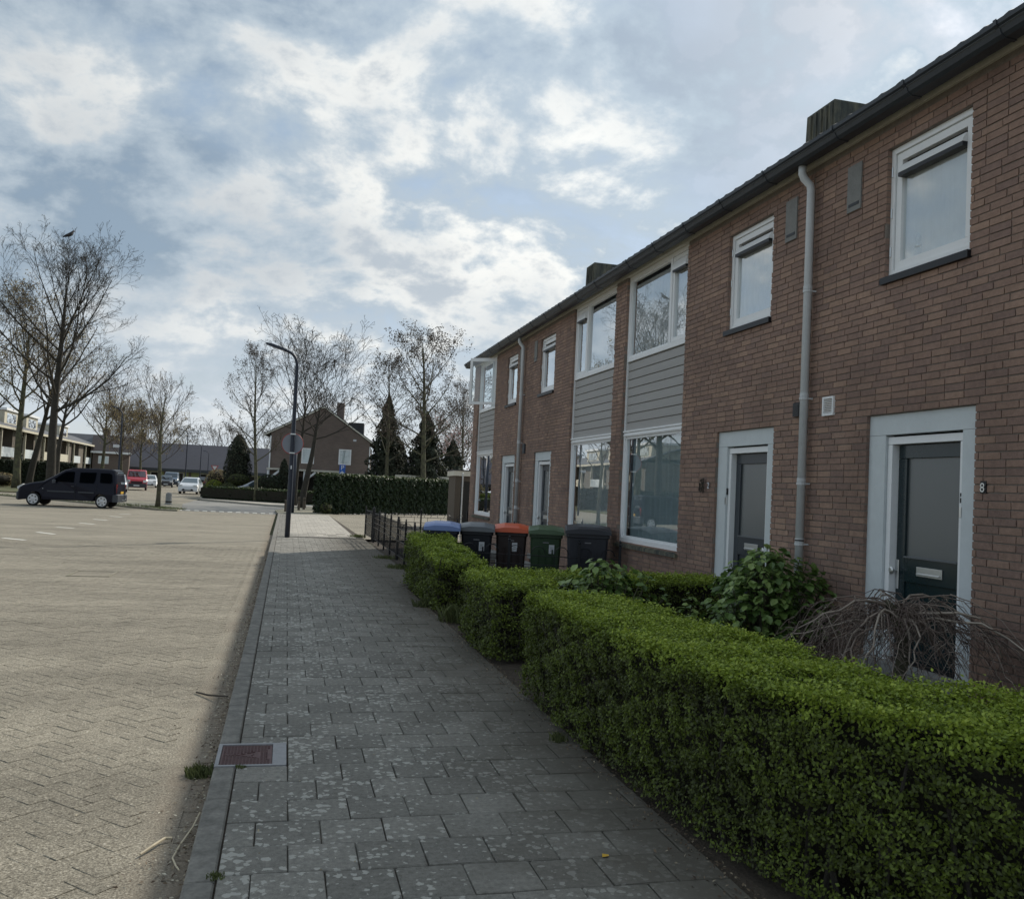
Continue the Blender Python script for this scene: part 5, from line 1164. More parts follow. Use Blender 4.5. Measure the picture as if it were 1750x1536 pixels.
hatch = [(0, .22), (.02, .48), (-.04, .70), (-.25, .84), (-.95, .98), (-1.35, 1.20), (-1.75, 1.42), (-2.1, 1.49), (-2.8, 1.49), (-3.35, 1.38), (-3.75, 1.05), (-3.88, .85), (-3.92, .5), (-3.88, .25)]
hs = [[(-1.30, 1.0), (-1.72, 1.34), (-2.0, 1.40), (-2.2, 1.40), (-2.22, 1.0)], [(-2.34, 1.0), (-2.34, 1.40), (-2.85, 1.38), (-3.15, 1.28), (-3.3, 1.03)]]
def hatchback(label, x, y, rz, paint, group='parked cars', name='hatchback_car', z=-.08):
    t, hw = car(name, label, x, y, z, hatch, .84, .92, .2, paint, (-.72, -3.2), .30, hs, ((-.98, 1.0), (-1.72, 1.40)), ((-3.38, 1.35), (-3.74, 1.06)), (.24, .50, .26, .55), group=group) if False else car(name, label, x, y, rz, hatch, .84, .92, .2, paint, (-.72, -3.2), .30, hs, ((-.98, 1.0), (-1.72, 1.40)), ((-3.38, 1.35), (-3.74, 1.06)), (.24, .50, .26, .55), group=group, z=z)
    for s in (1, -1):
        g = G(); g.obox((-.10, s*.62, .72), (.07, 0, .02), (0, .16, 0), (-.02, 0, .08)); g.build('headlight', M['lamp_lens'], t)
        g = G(); g.box(-3.93, -3.84, s*.68-.1, s*.68+.1, .78, .98); g.build('tail_lamp', M['taillens'], t)
    g = G(); g.prism([(-.42, .46), (.42, .46), (.52, .30), (.40, .27), (-.40, .27), (-.52, .30)], 'x', .03, .055); g.build('grille', M['black'], t)
    g = G(); g.box(.056, .07, -.26, .26, .35, .45); g.build('number_plate', M['sticker'], t)
    g = G(); g.box(-3.96, -3.93, -.26, .26, .6, .7); g.build('number_plate', M['yellow'], t); return t
vanp = [(0, .26), (.03, .60), (-.05, .92), (-.25, 1.08), (-.75, 1.22), (-1.1, 1.52), (-1.45, 1.86), (-1.8, 1.95), (-3.2, 1.97), (-4.6, 1.93), (-4.78, 1.75), (-4.85, .9), (-4.85, .35)]
vs_ = [[(-.98, 1.22), (-1.42, 1.72), (-1.95, 1.76), (-1.97, 1.18)], [(-2.1, 1.18), (-2.1, 1.76), (-2.9, 1.76), (-2.9, 1.18)]]
def big_van(label, x, y, rz, paint, name='delivery_van', z=-.08):
    t, hw = car(name, label, x, y, rz, vanp, .95, 1.12, .12, paint, (-.85, -3.9), .33, vs_, ((-.80, 1.27), (-1.43, 1.83)), ((-4.80, 1.7), (-4.84, 1.2)), (.28, .66, .3, .62), mould=True, cat='van', z=z)
    for s in (1, -1):
        g = G(); g.obox((-.06, s*.74, .86), (.07, 0, .02), (0, .16, 0), (-.03, 0, .11)); g.build('headlight', M['lamp_lens'], t)
        g = G(); g.box(-4.87, -4.80, s*.86-.07, s*.86+.07, .7, 1.3); g.build('tail_lamp', M['taillens'], t)
    g = G(); g.box(.0, .045, -.5, .5, .68, .84); g.build('grille', M['black'], t)
    g = G(); g.box(.05, .065, -.26, .26, .40, .51); g.build('number_plate', M['sticker'], t); return t
hatchback('white hatchback facing the camera on the sunlit street', -8.52, 86.0, R(-92), M['whitecar'], group='cars on the far street', name='white_car')
big_van('red van parked facing the camera on the far street', -13.9, 93.4, R(-82), M['redcar'])
hatchback('small white car behind the red van', -15.6, 114.0, R(-84), M['whitecar'])
hatchback('pale silver car seen between the blue van and its lamp post', -13.5, 79.5, R(-84), M['silvercar'])
big_van('blue-grey van far behind the young street tree', -15.2, 131, R(-86), M['bluecar'])
hatchback('dark car half hidden by the young street tree trunk', -14.6, 121, R(-84), M['blackcar'])
hatchback('dark car beyond the white hatchback on the far street', -9.7, 127.5, R(92), M['blackcar'], group='cars on the far street')
hatchback('dark blue car second in the queue beyond the white hatchback', -11.8, 141, R(90), M['navy'], group='cars on the far street')
hatchback('silver car half hidden by garden shrubs before the gabled house', -4.1, 73.8, R(170), M['silvercar'], z=.0)
hatchback('pale silver car far off by the yellow board', -9.0, 134, R(120), M['silvercar'])

# ------------------------------------------------------------------ trees
class Tree:
    def __init__(s, seed): s.q = random.Random(seed); s.seg = {0: [], 1: []}; s.tips = []
    def branch(s, p, d, L, r, lvl, maxl, P):
        q = s.q; n = 6 if lvl < 2 else (4 if lvl < maxl else 3); kids = P['kids'][min(lvl, len(P['kids'])-1)]; pts = [(p.copy(), r)]
        up = P['up'][min(lvl, len(P['up'])-1)]; wig = P.get('wig', .12)
        for i in range(n):
            d = (d+Vector((q.uniform(-wig, wig), q.uniform(-wig, wig), q.uniform(-wig, wig)+up/n))).normalized()
            p = p+d*(L/n); r2 = r*(1-(i+1)/n*.72)
            s.seg[0 if r > P.get('thick', .03) else 1].append((tuple(pts[-1][0]), tuple(p), pts[-1][1], r2)); pts.append((p.copy(), r2))
        if lvl >= maxl: s.tips.append(p); s.tips.append(pts[len(pts)//2][0]); return
        if L < .55: kids = max(1, kids-2)
        for k in range(kids):
            t = P.get('t0', .25)+(1-P.get('t0', .25))*(k+.5+q.uniform(-.35, .35))/kids; i = min(int(t*n), n-1); f = t*n-i
            b = pts[i][0].lerp(pts[i+1][0], f); rb = (pts[i][1]*(1-f)+pts[i+1][1]*f)
            ax = d.orthogonal().normalized(); ax.rotate(Matrix.Rotation(q.uniform(0, 6.283), 3, d)); ang = R(P['ang'][min(lvl, len(P['ang'])-1)]*q.uniform(.75, 1.25))
            dd = d*math.cos(ang)+ax*math.sin(ang)
            s.branch(b, dd.normalized(), L*P['ratio']*(1.15-.45*t)*q.uniform(.8, 1.2), max(rb*.62, .006), lvl+1, maxl, P)
def make_tree(name, label, x, y, H, hb, r0, width, nl, seed, bark='bark', P=None, leader=.8, lean=(0, 0), buds=None, nbud=0, budsize=.09, group=None, limb_ang=(28, 55), depth=3, cat='tree', thickness=1.0, shape=.55, twigmat='twig', limbup=.5, z0=-.05, fork=False, bare_low=True):
    T = Tree(seed); q = T.q; t = thing(name, label, cat, (x, y, z0), 0, group)
    P = dict(dict(kids=[5, 4, 4, 3], up=[.35, .25, .1, 0], ang=[34, 38, 42], ratio=.52, wig=.13, thick=.035*thickness), **(P or {}))
    n = 12; pts = []
    Ht = H*leader
    for i in range(n+1):
        f = i/n; z = Ht*f; pts.append((Vector((lean[0]*f**1.3+.08*math.sin(f*5+seed)*min(1, z/3), lean[1]*f+.06*math.cos(f*4+seed), z)), r0*(1-f)**.75*.9+r0*.10+(.25*r0 if i == 0 else 0)))
    g = G(); g.tube([p for p, r in pts], [r for p, r in pts], 9); g.build('trunk', M[bark], t, smooth=True)
    for k in range(nl):
        f = (k+.5)/nl; zf = hb/H+(leader-.03-hb/H)*f**(.9); i = min(int(zf/leader*n), n-1); ff = zf/leader*n-i
        b = pts[i][0].lerp(pts[i+1][0], ff); rb = pts[i][1]*(1-ff)+pts[i+1][1]*ff
        a = k*2.4+q.uniform(-.5, .5); ang = R(limb_ang[1]+(limb_ang[0]-limb_ang[1])*f+q.uniform(-6, 6)); d = Vector((math.cos(a)*math.sin(ang), math.sin(a)*math.sin(ang), math.cos(ang)))
        rel = max(0, (b.z-hb)/(H-hb)); env = width*.5*(1.0-.75*abs(rel-shape*.3)**1.4 if True else 1)
        L = min(env/max(.25, math.sin(ang)), (H-b.z)*.98/max(.3, math.cos(ang*.7)))*q.uniform(.85, 1.1)
        T.branch(b, d, L*.92, min(rb*.62, r0*.5)*(.7 if nl > 12 else 1), 0, depth, dict(P, up=[limbup]+P['up'][1:]))
    for k, (nm, sides, mt) in enumerate((('limbs', 6, bark), ('twigs', 3, twigmat))):
        sg = T.seg[k]
        if not sg: continue
        a = np.array([s[0] for s in sg]); b = np.array([s[1] for s in sg]); V, F = tubes_np(a, b, np.maximum(np.array([s[2] for s in sg]), .007*thickness), np.maximum(np.array([s[3] for s in sg]), .0055*thickness), sides)
        np_obj(nm if k == 0 else 'crown', V, F, M[mt], t)
    if buds and T.tips:
        rg = np.random.default_rng(seed); tp = np.array([tuple(p) for p in T.tips]); C = tp[rg.integers(0, len(tp), nbud)]+rg.normal(0, budsize*1.3, (nbud, 3)); V, F = leaves_np(C, rg.normal(0, 1, (nbud, 3)), budsize, rg, .7); np_obj('buds', V, F, M[buds], t, rg.random(nbud))
    return t
GT = 'bare street trees'
make_tree('bare_tree', 'tallest leafless tree with a crow on its top, behind the blue van', -12.65, 55.2, 14.0, 4.6, .27, 11.0, 20, 3, leader=.86, limb_ang=(22, 66), depth=4, P=dict(kids=[7, 5, 4, 3], ratio=.50, up=[.5, .35, .15, 0]), group=GT, limbup=.75, bark='barkdark', twigmat='barkdark')
make_tree('bare_tree', 'young street tree with a straight mossy trunk in the verge', -6.05, 47.6, 6.6, 2.45, .115, 4.3, 13, 8, leader=.86, limb_ang=(14, 44), depth=3, P=dict(kids=[6, 5, 3], ratio=.42, up=[.5, .3, .1]), group=GT, limbup=.55, buds='bud', nbud=900, budsize=.035, thickness=.9)
make_tree('bare_tree', 'wide spreading leafless tree leaning beside the second lamp', .95, 56.3, 10.3, 4.1, .22, 9.0, 13, 12, leader=.62, lean=(.9, .3), limb_ang=(28, 80), depth=4, thickness=1.35, P=dict(kids=[6, 4, 3, 2], ratio=.5, up=[.5, .35, .2, 0]), group=GT, limbup=.7, bark='barkdark', twigmat='barkdark')
make_tree('bare_tree', 'slimmer leafless tree close behind the second lamp post', .55, 60.5, 10.6, 4.6, .17, 7.0, 10, 17, leader=.7, lean=(.35, 0), limb_ang=(20, 62), depth=4, thickness=1.3, P=dict(kids=[5, 4, 3, 2], ratio=.5, up=[.5, .35, .2, 0]), group=GT, limbup=.7, bark='barkdark', twigmat='barkdark')
GB = 'budding trees'
make_tree('budding_tree', 'slender budding tree rising from the low corner hedge', -2.05, 66.5, 10.9, 2.6, .14, 4.9, 24, 21, leader=.95, limb_ang=(28, 62), depth=3, P=dict(kids=[5, 4, 2], ratio=.45), buds='buddark', nbud=3400, budsize=.085, group=GB, lean=(-.6, 0), limbup=.45)
make_tree('budding_tree', 'budding tree left of the tallest one above the dark laurel hedge', 6.8, 63.5, 10.6, 3.0, .16, 5.0, 20, 23, leader=.93, limb_ang=(26, 60), depth=3, P=dict(kids=[5, 4, 2], ratio=.45), buds='buddark', nbud=3000, budsize=.10, group=GB, lean=(-.4, 0), limbup=.45)
make_tree('budding_tree', 'tall budding tree with thick trunk above the garage roof', 8.95, 60.4, 12.1, 3.0, .21, 7.2, 22, 29, leader=.93, limb_ang=(24, 72), depth=3, P=dict(kids=[6, 4, 3], ratio=.46), buds='buddark', nbud=5200, budsize=.11, group=GB, lean=(-.7, 0), limbup=.4)
make_tree('budding_tree', 'thin pale tree half hidden by the end of the terrace', 13.2, 70.5, 10.0, 2.5, .13, 7.0, 18, 31, leader=.9, limb_ang=(28, 66), depth=3, P=dict(kids=[5, 4, 2], ratio=.45), buds='buddark', nbud=2200, budsize=.10, group=GB)
GL = 'group of budding trees on the verge behind the van'
make_tree('budding_tree', 'straight grey-trunked tree of the verge group behind the van bonnet', -20.3, 78, 15.6, 5.0, .30, 9.0, 15, 41, leader=.8, limb_ang=(22, 66), depth=4, P=dict(kids=[5, 4, 3, 2], ratio=.5), buds='bud', nbud=3600, budsize=.13, group=GL, thickness=1.3, limbup=.5)
make_tree('budding_tree', 'leaning forked tree of the verge group close to the straight one', -19.7, 79, 13.2, 5.2, .28, 8.0, 12, 43, leader=.7, lean=(1.5, 0), limb_ang=(20, 62), depth=4, P=dict(kids=[5, 4, 3, 2], ratio=.5), buds='bud', nbud=3000, budsize=.13, group=GL, thickness=1.3, bark='barkdark', limbup=.5)
make_tree('budding_tree', 'dark forked tree behind the roof of the blue van', -15.1, 67.2, 10.8, 4.4, .22, 7.0, 10, 47, leader=.62, lean=(.3, 0), limb_ang=(22, 60), depth=4, P=dict(kids=[5, 4, 3, 2], ratio=.5), buds='bud', nbud=1500, budsize=.09, group=GL, thickness=1.1, bark='barkdark', limbup=.6)
make_tree('budding_tree', 'broad budding tree cut by the picture edge at the verge', -24.6, 77, 15.2, 4.0, .30, 11.0, 15, 53, leader=.8, limb_ang=(26, 72), depth=4, P=dict(kids=[5, 4, 3, 2], ratio=.5), buds='bud', nbud=4500, budsize=.14, group=GL, thickness=1.3, limbup=.4)
GS = 'bare trees along the far street'
make_tree('bare_tree', 'pale bare tree at the end of the balconied row', -19.3, 106, 11.6, 4.2, .22, 9.0, 12, 61, leader=.75, depth=3, P=dict(kids=[6, 5, 3], ratio=.5), group=GS, thickness=1.9, limb_ang=(20, 62))
for i, (x, y, h, w, lab) in enumerate(((-16.0, 97, 8.6, 6.5, 'brownish budding tree behind the red van'), (-15.9, 109, 8.8, 7.0, 'brownish budding tree over the small white car'), (-15.8, 124, 9.2, 7.0, 'brownish budding tree over the blue-grey van'), (-19.5, 118, 9.5, 8, 'brownish budding tree behind the far street name plate'))):
    make_tree('budding_tree', lab, x, y, h, 2.6, .17, w, 13, 70+i, leader=.8, depth=3, P=dict(kids=[6, 4, 3], ratio=.5), buds='bud', nbud=3000, budsize=.12, group='brownish budding trees along the far street', thickness=1.8, limb_ang=(20, 60))
GF_ = 'hazy bare trees beyond the dark school roof'
for i in range(9):
    x = -31+5.2*i+rnd.uniform(-1.5, 1.5); y = 186+rnd.uniform(-8, 14)-i*.4
    make_tree('bare_tree', 'hazy bare tree in the row beyond the long dark roof', x, y, 11+rnd.uniform(-1.5, 2.5), 3, .25, 9.5, 11, 90+i, leader=.75, depth=3, P=dict(kids=[5, 4, 3], ratio=.5), group=GF_, thickness=3.0, limb_ang=(22, 64))
for i, (x, y, h, lab) in enumerate(((12.0, 82, 9.0, 'pale thin tree behind the tall conifers'), (17.5, 88, 10, 'pale thin tree behind the shed at the terrace end'), (3.5, 96, 10.5, 'bare tree showing beside the gabled house roof'))):
    make_tree('bare_tree', lab, x, y, h, 2.5, .15, 7.5, 13, 110+i, leader=.85, depth=3, P=dict(kids=[5, 4, 3], ratio=.5), buds='buddark', nbud=1500, budsize=.12, thickness=1.6)
# blossom
make_tree('blossom_tree', 'pinkish blossoming tree beside the end of the terrace', 13.6, 76, 6.6, 1.5, .13, 5.5, 12, 131, leader=.8, depth=3, P=dict(kids=[5, 4, 3], ratio=.5), buds='blossom', nbud=2600, budsize=.12, thickness=1.3)
def blob(name, label, x, y, rx, ry, z0, z1, n, leaf, m, seed, shape='round', cat='shrub', group=None, trunk=None):
    rg = np.random.default_rng(seed); t = thing(name, label, cat, (x, y, 0), 0, group)
    a = rg.uniform(0, 2*np.pi, n); h = rg.random(n); zc = (z0+z1)/2; hz = (z1-z0)/2
    if shape == 'round':
        cz = rg.uniform(-1, 1, n); rr = np.sqrt(1-cz**2)*(1+.05*np.sin(a*5+cz*4)+rg.normal(0, .04, n)); z = zc+hz*cz; N = np.column_stack([np.cos(a)*rr, np.sin(a)*rr, cz])
        core = [(max(.02, rx*.86*math.sqrt(max(0, 1-c*c))), zc+hz*.86*c) for c in np.linspace(-1, 1, 9)]
    elif shape == 'column':
        f = h; rr = np.clip(np.sin(np.pi*np.clip(f*.86+.14, 0, 1))**.6, .12, 1)*(1+.08*np.sin(a*4+f*17)+rg.normal(0, .06, n)); z = z0+(z1-z0)*f; N = np.column_stack([np.cos(a), np.sin(a), .3+0*a])
        core = [(max(.02, rx*.8*max(.12, math.sin(math.pi*min(1, c*.86+.14))**.6)), z0+(z1-z0)*c*.95) for c in np.linspace(0, 1, 9)]
    else:   # conifer, layered
        f = h**1.35; tier = .62+.42*np.abs(np.sin(f*19+a*1.3+np.sin(a*3)))+.22*np.sin(a*4+f*23); rr = (1-f)**.8*tier*(1-.35*rg.random(n)**2); z = z0+(z1-z0)*f-.35*rr*rx*.35; N = np.column_stack([np.cos(a), np.sin(a), .5+0*a])
        core = [(max(.02, rx*.32*(1-c)**.8), z0+(z1-z0)*c*.97) for c in np.linspace(0, 1, 9)]
    C = np.column_stack([np.cos(a)*rr*rx, np.sin(a)*rr*ry, z]); V, F = leaves_np(C, N, leaf, rg, .6, .5); np_obj('foliage', V, F, M[m], t, rg.random(n))
    g = G(); g.lathe([(r_, z_) for r_, z_ in core], (0, 0, 0), 12); g.build('branch_core', M['core'], t)
    if trunk: g = G(); g.tube([(0, 0, -.05), (0, 0, z0+.5)], trunk, 8); g.build('trunk', M['barkdark'], t)
    return t
blob('conifer_tree', 'dark conifer beside the gabled house, behind the thinner trunk', 7.0, 67.5, 1.75, 1.75, .8, 8.2, 11000, .22, 'conifer', 201, 'cone', 'tree', trunk=.2)
blob('conifer_tree', 'dark conifer behind the thickest trunk over the garage roof', 9.7, 66.0, 2.1, 2.1, .8, 7.0, 11000, .23, 'conifer', 202, 'cone', 'tree', trunk=.2)
blob('conifer_tree', 'low dark spreading conifer between garage and blossoming tree', 12.2, 68.8, 1.9, 2.0, .4, 5.2, 4500, .32, 'conifer', 203, 'cone', 'tree', trunk=.2)
blob('conifer_tree', 'squat dark conifer between the two budding trees behind the hedge', 8.1, 70, 2.2, 2.2, .3, 5.2, 4500, .32, 'conifer', 204, 'cone', 'tree', trunk=.2)
blob('cypress_tree', 'dark egg-shaped cypress near the corner shrubs', -3.95, 78, 1.0, 1.0, .05, 5.1, 4200, .17, 'conifer', 205, 'column', 'tree')
blob('cypress_tree', 'slim dark cypress standing before the gabled house', -.25, 72.3, .40, .40, .05, 3.2, 1700, .13, 'conifer', 206, 'column', 'tree')
blob('round_shrub', 'large dark clipped ball shrub by the gabled house', -1.25, 72, 1.0, .9, .15, 1.95, 2600, .12, 'darkshrub', 207)
blob('round_shrub', 'yellow-green shrub at the road corner hedge', -5.35, 73.2, .62, .6, .2, 1.35, 1500, .10, 'yellowshrub', 208)
blob('round_shrub', 'olive clipped mound beside the yellow-green shrub', -4.35, 73.0, .66, .6, .2, 1.15, 1500, .10, 'olive', 209)
blob('round_shrub', 'flat-topped grey-green shrub in front of the egg-shaped cypress', -3.75, 76.0, .78, .7, .9, 1.9, 1500, .10, 'olive', 210)
blob('round_shrub', 'small dark mound before the silver car', -2.5, 71.5, .85, .6, .1, 1.0, 1500, .10, 'darkshrub', 211)
blob('round_shrub', 'loose orange-brown shrub beyond the yellow-green one', -5.6, 80, 1.0, .9, .2, 2.2, 1300, .13, 'bud', 212)
blob('round_shrub', 'dark shrub under the carport of the gabled house', 3.0, 70.5, 1.0, .9, .1, 1.9, 1500, .13, 'darkshrub', 213)
blob('round_shrub', 'pale green weedy shrub at the foot of the tall laurel hedge', 2.0, 47.1, .28, .25, .0, .55, 300, .09, 'olive', 214)
blob('round_shrub', 'bright yellow-green shrub by the dark shed', 7.6, 36.0, .26, .26, .0, .82, 350, .07, 'yellowshrub', 215)
blob('round_shrub', 'dry brown scrub beside the far verge hedge', -22.2, 80.5, 1.3, .8, .0, 1.1, 900, .14, 'bud', 216)
# crow
cr = thing('crow', 'black crow perched on the tip of the tallest bare tree', 'bird', (-12.55, 55.0, 14.62), .8)
g = G(); g.tube([(-.36, 0, -.16), (-.18, 0, -.04), (0, 0, .06), (.12, 0, .16), (.19, 0, .27), (.24, 0, .33), (.29, 0, .33)], [.02, .07, .105, .10, .06, .055, .02], 9); g.build('body', M['bird'], cr, smooth=True)
g = G(); g.tube([(.28, 0, .33), (.38, 0, .31)], [.022, .004], 6); g.build('beak', M['bird'], cr)
for s in (-1, 1):
    g = G(); g.prism([(.1, .16), (-.1, .1), (-.34, -.12), (-.15, -.02), (.05, .03)], 'y', s*.09-.01, s*.09+.01); g.build('wing', M['bird'], cr)
    g = G(); g.tube([(0, s*.04, .0), (.02, s*.04, -.12)], .01, 5); g.build('leg', M['bird'], cr)

# ------------------------------------------------------------------ buildings in the distance
GA = thing('gabled_house', 'brown brick house whose wide gable faces the camera past the leaning trees', 'house', (2.5, 75.6, 0), R(-6))
g = G(); g.prism([(-3.95, -.05), (3.95, -.05), (3.95, 4.95), (.15, 7.55), (-3.95, 5.35)], 'y', 0, .3); g.build('wall', M['fbrick'], GA)
g = G(); g.box(-3.93, -3.7, .31, 13, -.05, 5.2); g.box(3.7, 3.93, .31, 13, -.05, 4.8); g.build('side_wall', M['fbrick'], GA)
g = G(); g.prism([(-4.45, 5.12), (.15, 7.62), (4.35, 4.75), (4.35, 4.93), (.15, 7.80), (-4.45, 5.30)], 'y', -.02, 13.5); g.build('roof', M['tileroof'], GA)
g = G(); g.prism([(-4.5, 5.08), (.15, 7.60), (4.4, 4.70), (4.4, 4.82), (.15, 7.71), (-4.5, 5.19)], 'y', -.10, -.025); g.build('verge_board', M['fascia'], GA)
g = G(); g.box(1.0, 1.62, 2.5, 3.3, 6.0, 8.3); g.build('chimney', M['fbrick'], GA); g = G(); g.box(2.0, 3.3, 3.5, 5.5, 5.4, 6.75); g.build('dormer', M['tileroof'], GA)
for x, z in ((-.95, 3.0), (2.0, 3.05)):
    g = G(); g.frame(-.5, .5, 0, 1.25, .09, 0, .06); g.v = [(x+b, -.05+a, z+c) for a, b, c in g.v]; w = g.build('window', M['white'], GA); g = G(); g.box(x-.42, x+.42, -.02, -.012, z+.1, z+1.16); g.build('pane', M['glass'], w); g = G(); g.box(x-.41, x+.41, -.004, -.001, z+.1, z+1.16); g.build('curtain', M['curtain'], w)
g = G(); g.box(-3.9, 2.0, -1.9, -.003, 2.36, 2.5); g.box(1.6, 4.6, -1.9, -.003, 1.98, 2.34); g.build('canopy', M['fascia'], GA)
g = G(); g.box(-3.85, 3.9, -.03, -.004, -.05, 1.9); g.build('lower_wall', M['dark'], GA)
for x in (-3.8, -1.0, 1.6):
    g = G(); g.box(x-.06, x+.06, -1.85, -1.73, -.05, 2.35); g.obox((x+.45, -1.79, 1.95), (.42, 0, .36), (0, .05, 0), (-.05, 0, .06)); g.build('timber_post', M['white'], GA)
g = G(); g.box(-3.99, -3.9, -.08, .0, -.05, 5.1); g.build('downpipe', M['white'], GA); g = G(); g.box(3.93, 4.03, -.08, 0, 2.0, 4.6); g.build('downpipe', M['white'], GA)
g = G(); g.box(2.6, 2.85, -.03, -.001, 5.0, 5.15); g.build('wall_light', M['sticker'], GA)
# garages behind the laurel hedge
ga = thing('garage_row', 'low flat-roofed garages showing over the tall dark hedge', 'garage', (7.6, 65.4, 0), R(-8))
g = G(); g.box(0, 8.5, 0, 6, -.05, 2.05); g.build('wall', M['fbrick2'], ga); g = G(); g.box(-.1, 4.0, -.12, 6, 2.06, 2.36); g.box(4.02, 8.6, -.06, 6, 2.06, 2.30); g.build('fascia', M['fascia'], ga)
for x in (1.0, 5.2):
    g = G(); g.box(x, x+2.6, -.03, .01, -.04, 1.98); g.build('garage_door', M['cream'], ga)
g = G(); g.tube([(2.4, 1, 2.3), (2.4, 1, 2.75)], .07, 8); g.tube([(2.4, 1, 2.75), (2.4, 1, 2.9)], .15, 8); g.build('vent_pipe', M['metal'], ga)
# timber shed at the terrace end
sh = thing('timber_shed', 'dark timber shed with pale fascia next to the end of the terrace', 'shed', (6.62, 36.4, 0), R(-4))
n = 9
for i in range(n):
    x0 = .0+1.05/n*i
    if 2 <= i <= 5: z1 = .0
    g = G(); g.box(x0+.003, x0+1.05/n-.003, -.0, .03, (1.92 if 2 <= i <= 5 else -.03), 2.12); g.build('plank', M['timber'], sh)
g = G(); g.box(.24, .70, .02, .05, -.02, 1.9); g.build('door', M['dark'], sh)
g = G(); g.box(-.0, .03, .032, 2.6, -.03, 2.12); g.build('side_wall', M['timber'], sh); g = G(); g.box(0, 3, 2.55, 2.6, -.03, 2.12); g.build('rear_wall', M['timber'], sh)
g = G(); g.box(-.07, 1.12, -.06, 2.7, 2.125, 2.33); g.build('fascia', M['fascia'], sh); g = G(); g.box(-.09, 1.14, -.08, 2.72, 2.332, 2.37); g.build('roof', M['tileroof'], sh)
g = G(); g.box(1.05, 1.12, .0, .032, -.03, 2.12); g.build('corner_post', M['timber'], sh)
po = thing('metal_post', 'thin grey metal pole between the shed and the end house', 'pole', (5.55, 29.2, 0)); g = G(); g.tube([(0, 0, -.02), (0, 0, 2.1)], .022, 8); g.build('pole', M['pipe'], po); g = G(); g.lathe([(.026, 0), (.026, .02), (.004, .035)], (0, 0, 2.1), 8); g.build('cap', M['metal'], po)

# balconied row on the far side: facade runs away from the camera
GR = 'far row of balconied houses'
def row_house(i, x, y, rz, w, label, dormer=True, white=False, roofonly=False):
    t = thing('balconied_house', label, 'house', (x, y, 0), rz, GR)
    D = 8.0; H = 5.35                                     # local x along facade, facade at y=0 facing -y
    g = G(); g.box(0, w*.42, 0, D, -.05, H); g.box(w*.42+.002, w, 1.0, D, -.05, H); g.build('wall', M['fbrick2'], t)
    g = G(); g.prism([(-.55, H-.02), (D/2, H+1.55), (D+.3, H), (D+.3, H+.1), (D/2, H+1.7), (-.55, H+.1)], 'x', 0, w); g.build('roof', M['rowroof'], t)
    g = G(); g.box(0, w, -.62, -.553, H-.10, H+.14); g.build('gutter_board', M['cream'], t)
    for xx in (w*.42+.12,) + ((w-.12,) if i % 2 else ()):
        g = G(); g.box(xx-.09, xx+.09, -.35, -.17, -.05, H-.02); g.build('post', M['cream'], t)
    g = G(); g.box(w*.42+.21, w-.21, -.33, .99, 2.55, 2.75); g.box(w*.42+.21, w-.21, -.31, -.25, 2.76, 3.5); g.build('balcony', M['cream'] if white else M['grayblue'], t)
    for zz in (.3, 3.0):
        g = G(); g.frame(w*.42+.4, w-.4, zz+.0, zz+2.0, .08, -.05, .0); g.v = [(b, .99+a, c) for a, b, c in g.v]; wn = g.build('window', M['cream'], t); g = G(); g.box(w*.42+.5, w-.5, .975, .98, zz+.1, zz+1.9); g.build('pane', M['glass'], wn)
        g = G(); g.box((w*1.42)/2-.03, (w*1.42)/2+.03, .93, .97, zz+.08, zz+1.92); g.build('mullion', M['cream'], wn)
    if dormer:
        g = G(); g.box(w*.15, w*.75, 1.2, 4.5, H+.5, H+2.05); g.build('dormer', M['cream'], t); g = G(); g.box(w*.15-.15, w*.75+.15, 1.0, 4.7, H+2.055, H+2.3); g.build('dormer_roof', M['white'], t)
        g = G(); g.box(w*.25, w*.65, 1.17, 1.197, H+.8, H+1.8); g.build('dormer_window', M['glass'], t)
        g = G(); g.box(w*.85, w*.97, 3.2, 3.9, H+1.0, H+2.6); g.build('chimney', M['fbrick'], t)
    return t
# facade line from near (-26.6,96) to far (-30.3,166)
fx0, fy0, fx1, fy1 = -26.75, 92.0, -30.35, 163.0; ang = math.atan2(fy1-fy0, fx1-fx0); Lr = math.hypot(fx1-fx0, fy1-fy0); nu = 7; w = Lr/nu
labs = ['nearest to the grass verge', 'with white dormer, second from the verge hedge', 'with a cream dormer between the two verge trees', 'with white balcony wall behind the tallest tree trunk', 'with large pale panel beside the dark forked tree', 'in the middle of the far row', 'with plain roof beyond the forked tree', 'with narrow balcony past the forked tree', 'with balcony rail second from the far end', 'at the far end of the row']
labs = [labs[k] for k in (0, 1, 3, 4, 6, 8, 9)]
for i in range(nu):
    # local +x must run away from camera with facade facing the street (+x world): mirror by rotating
    px, py = fx0+(fx1-fx0)*(i)/nu, fy0+(fy1-fy0)*(i)/nu
    row_house(i, px, py, ang, w-.01, 'brown balconied row house '+labs[i], dormer=i in (0, 1, 2, 4), white=i in (2, 3))
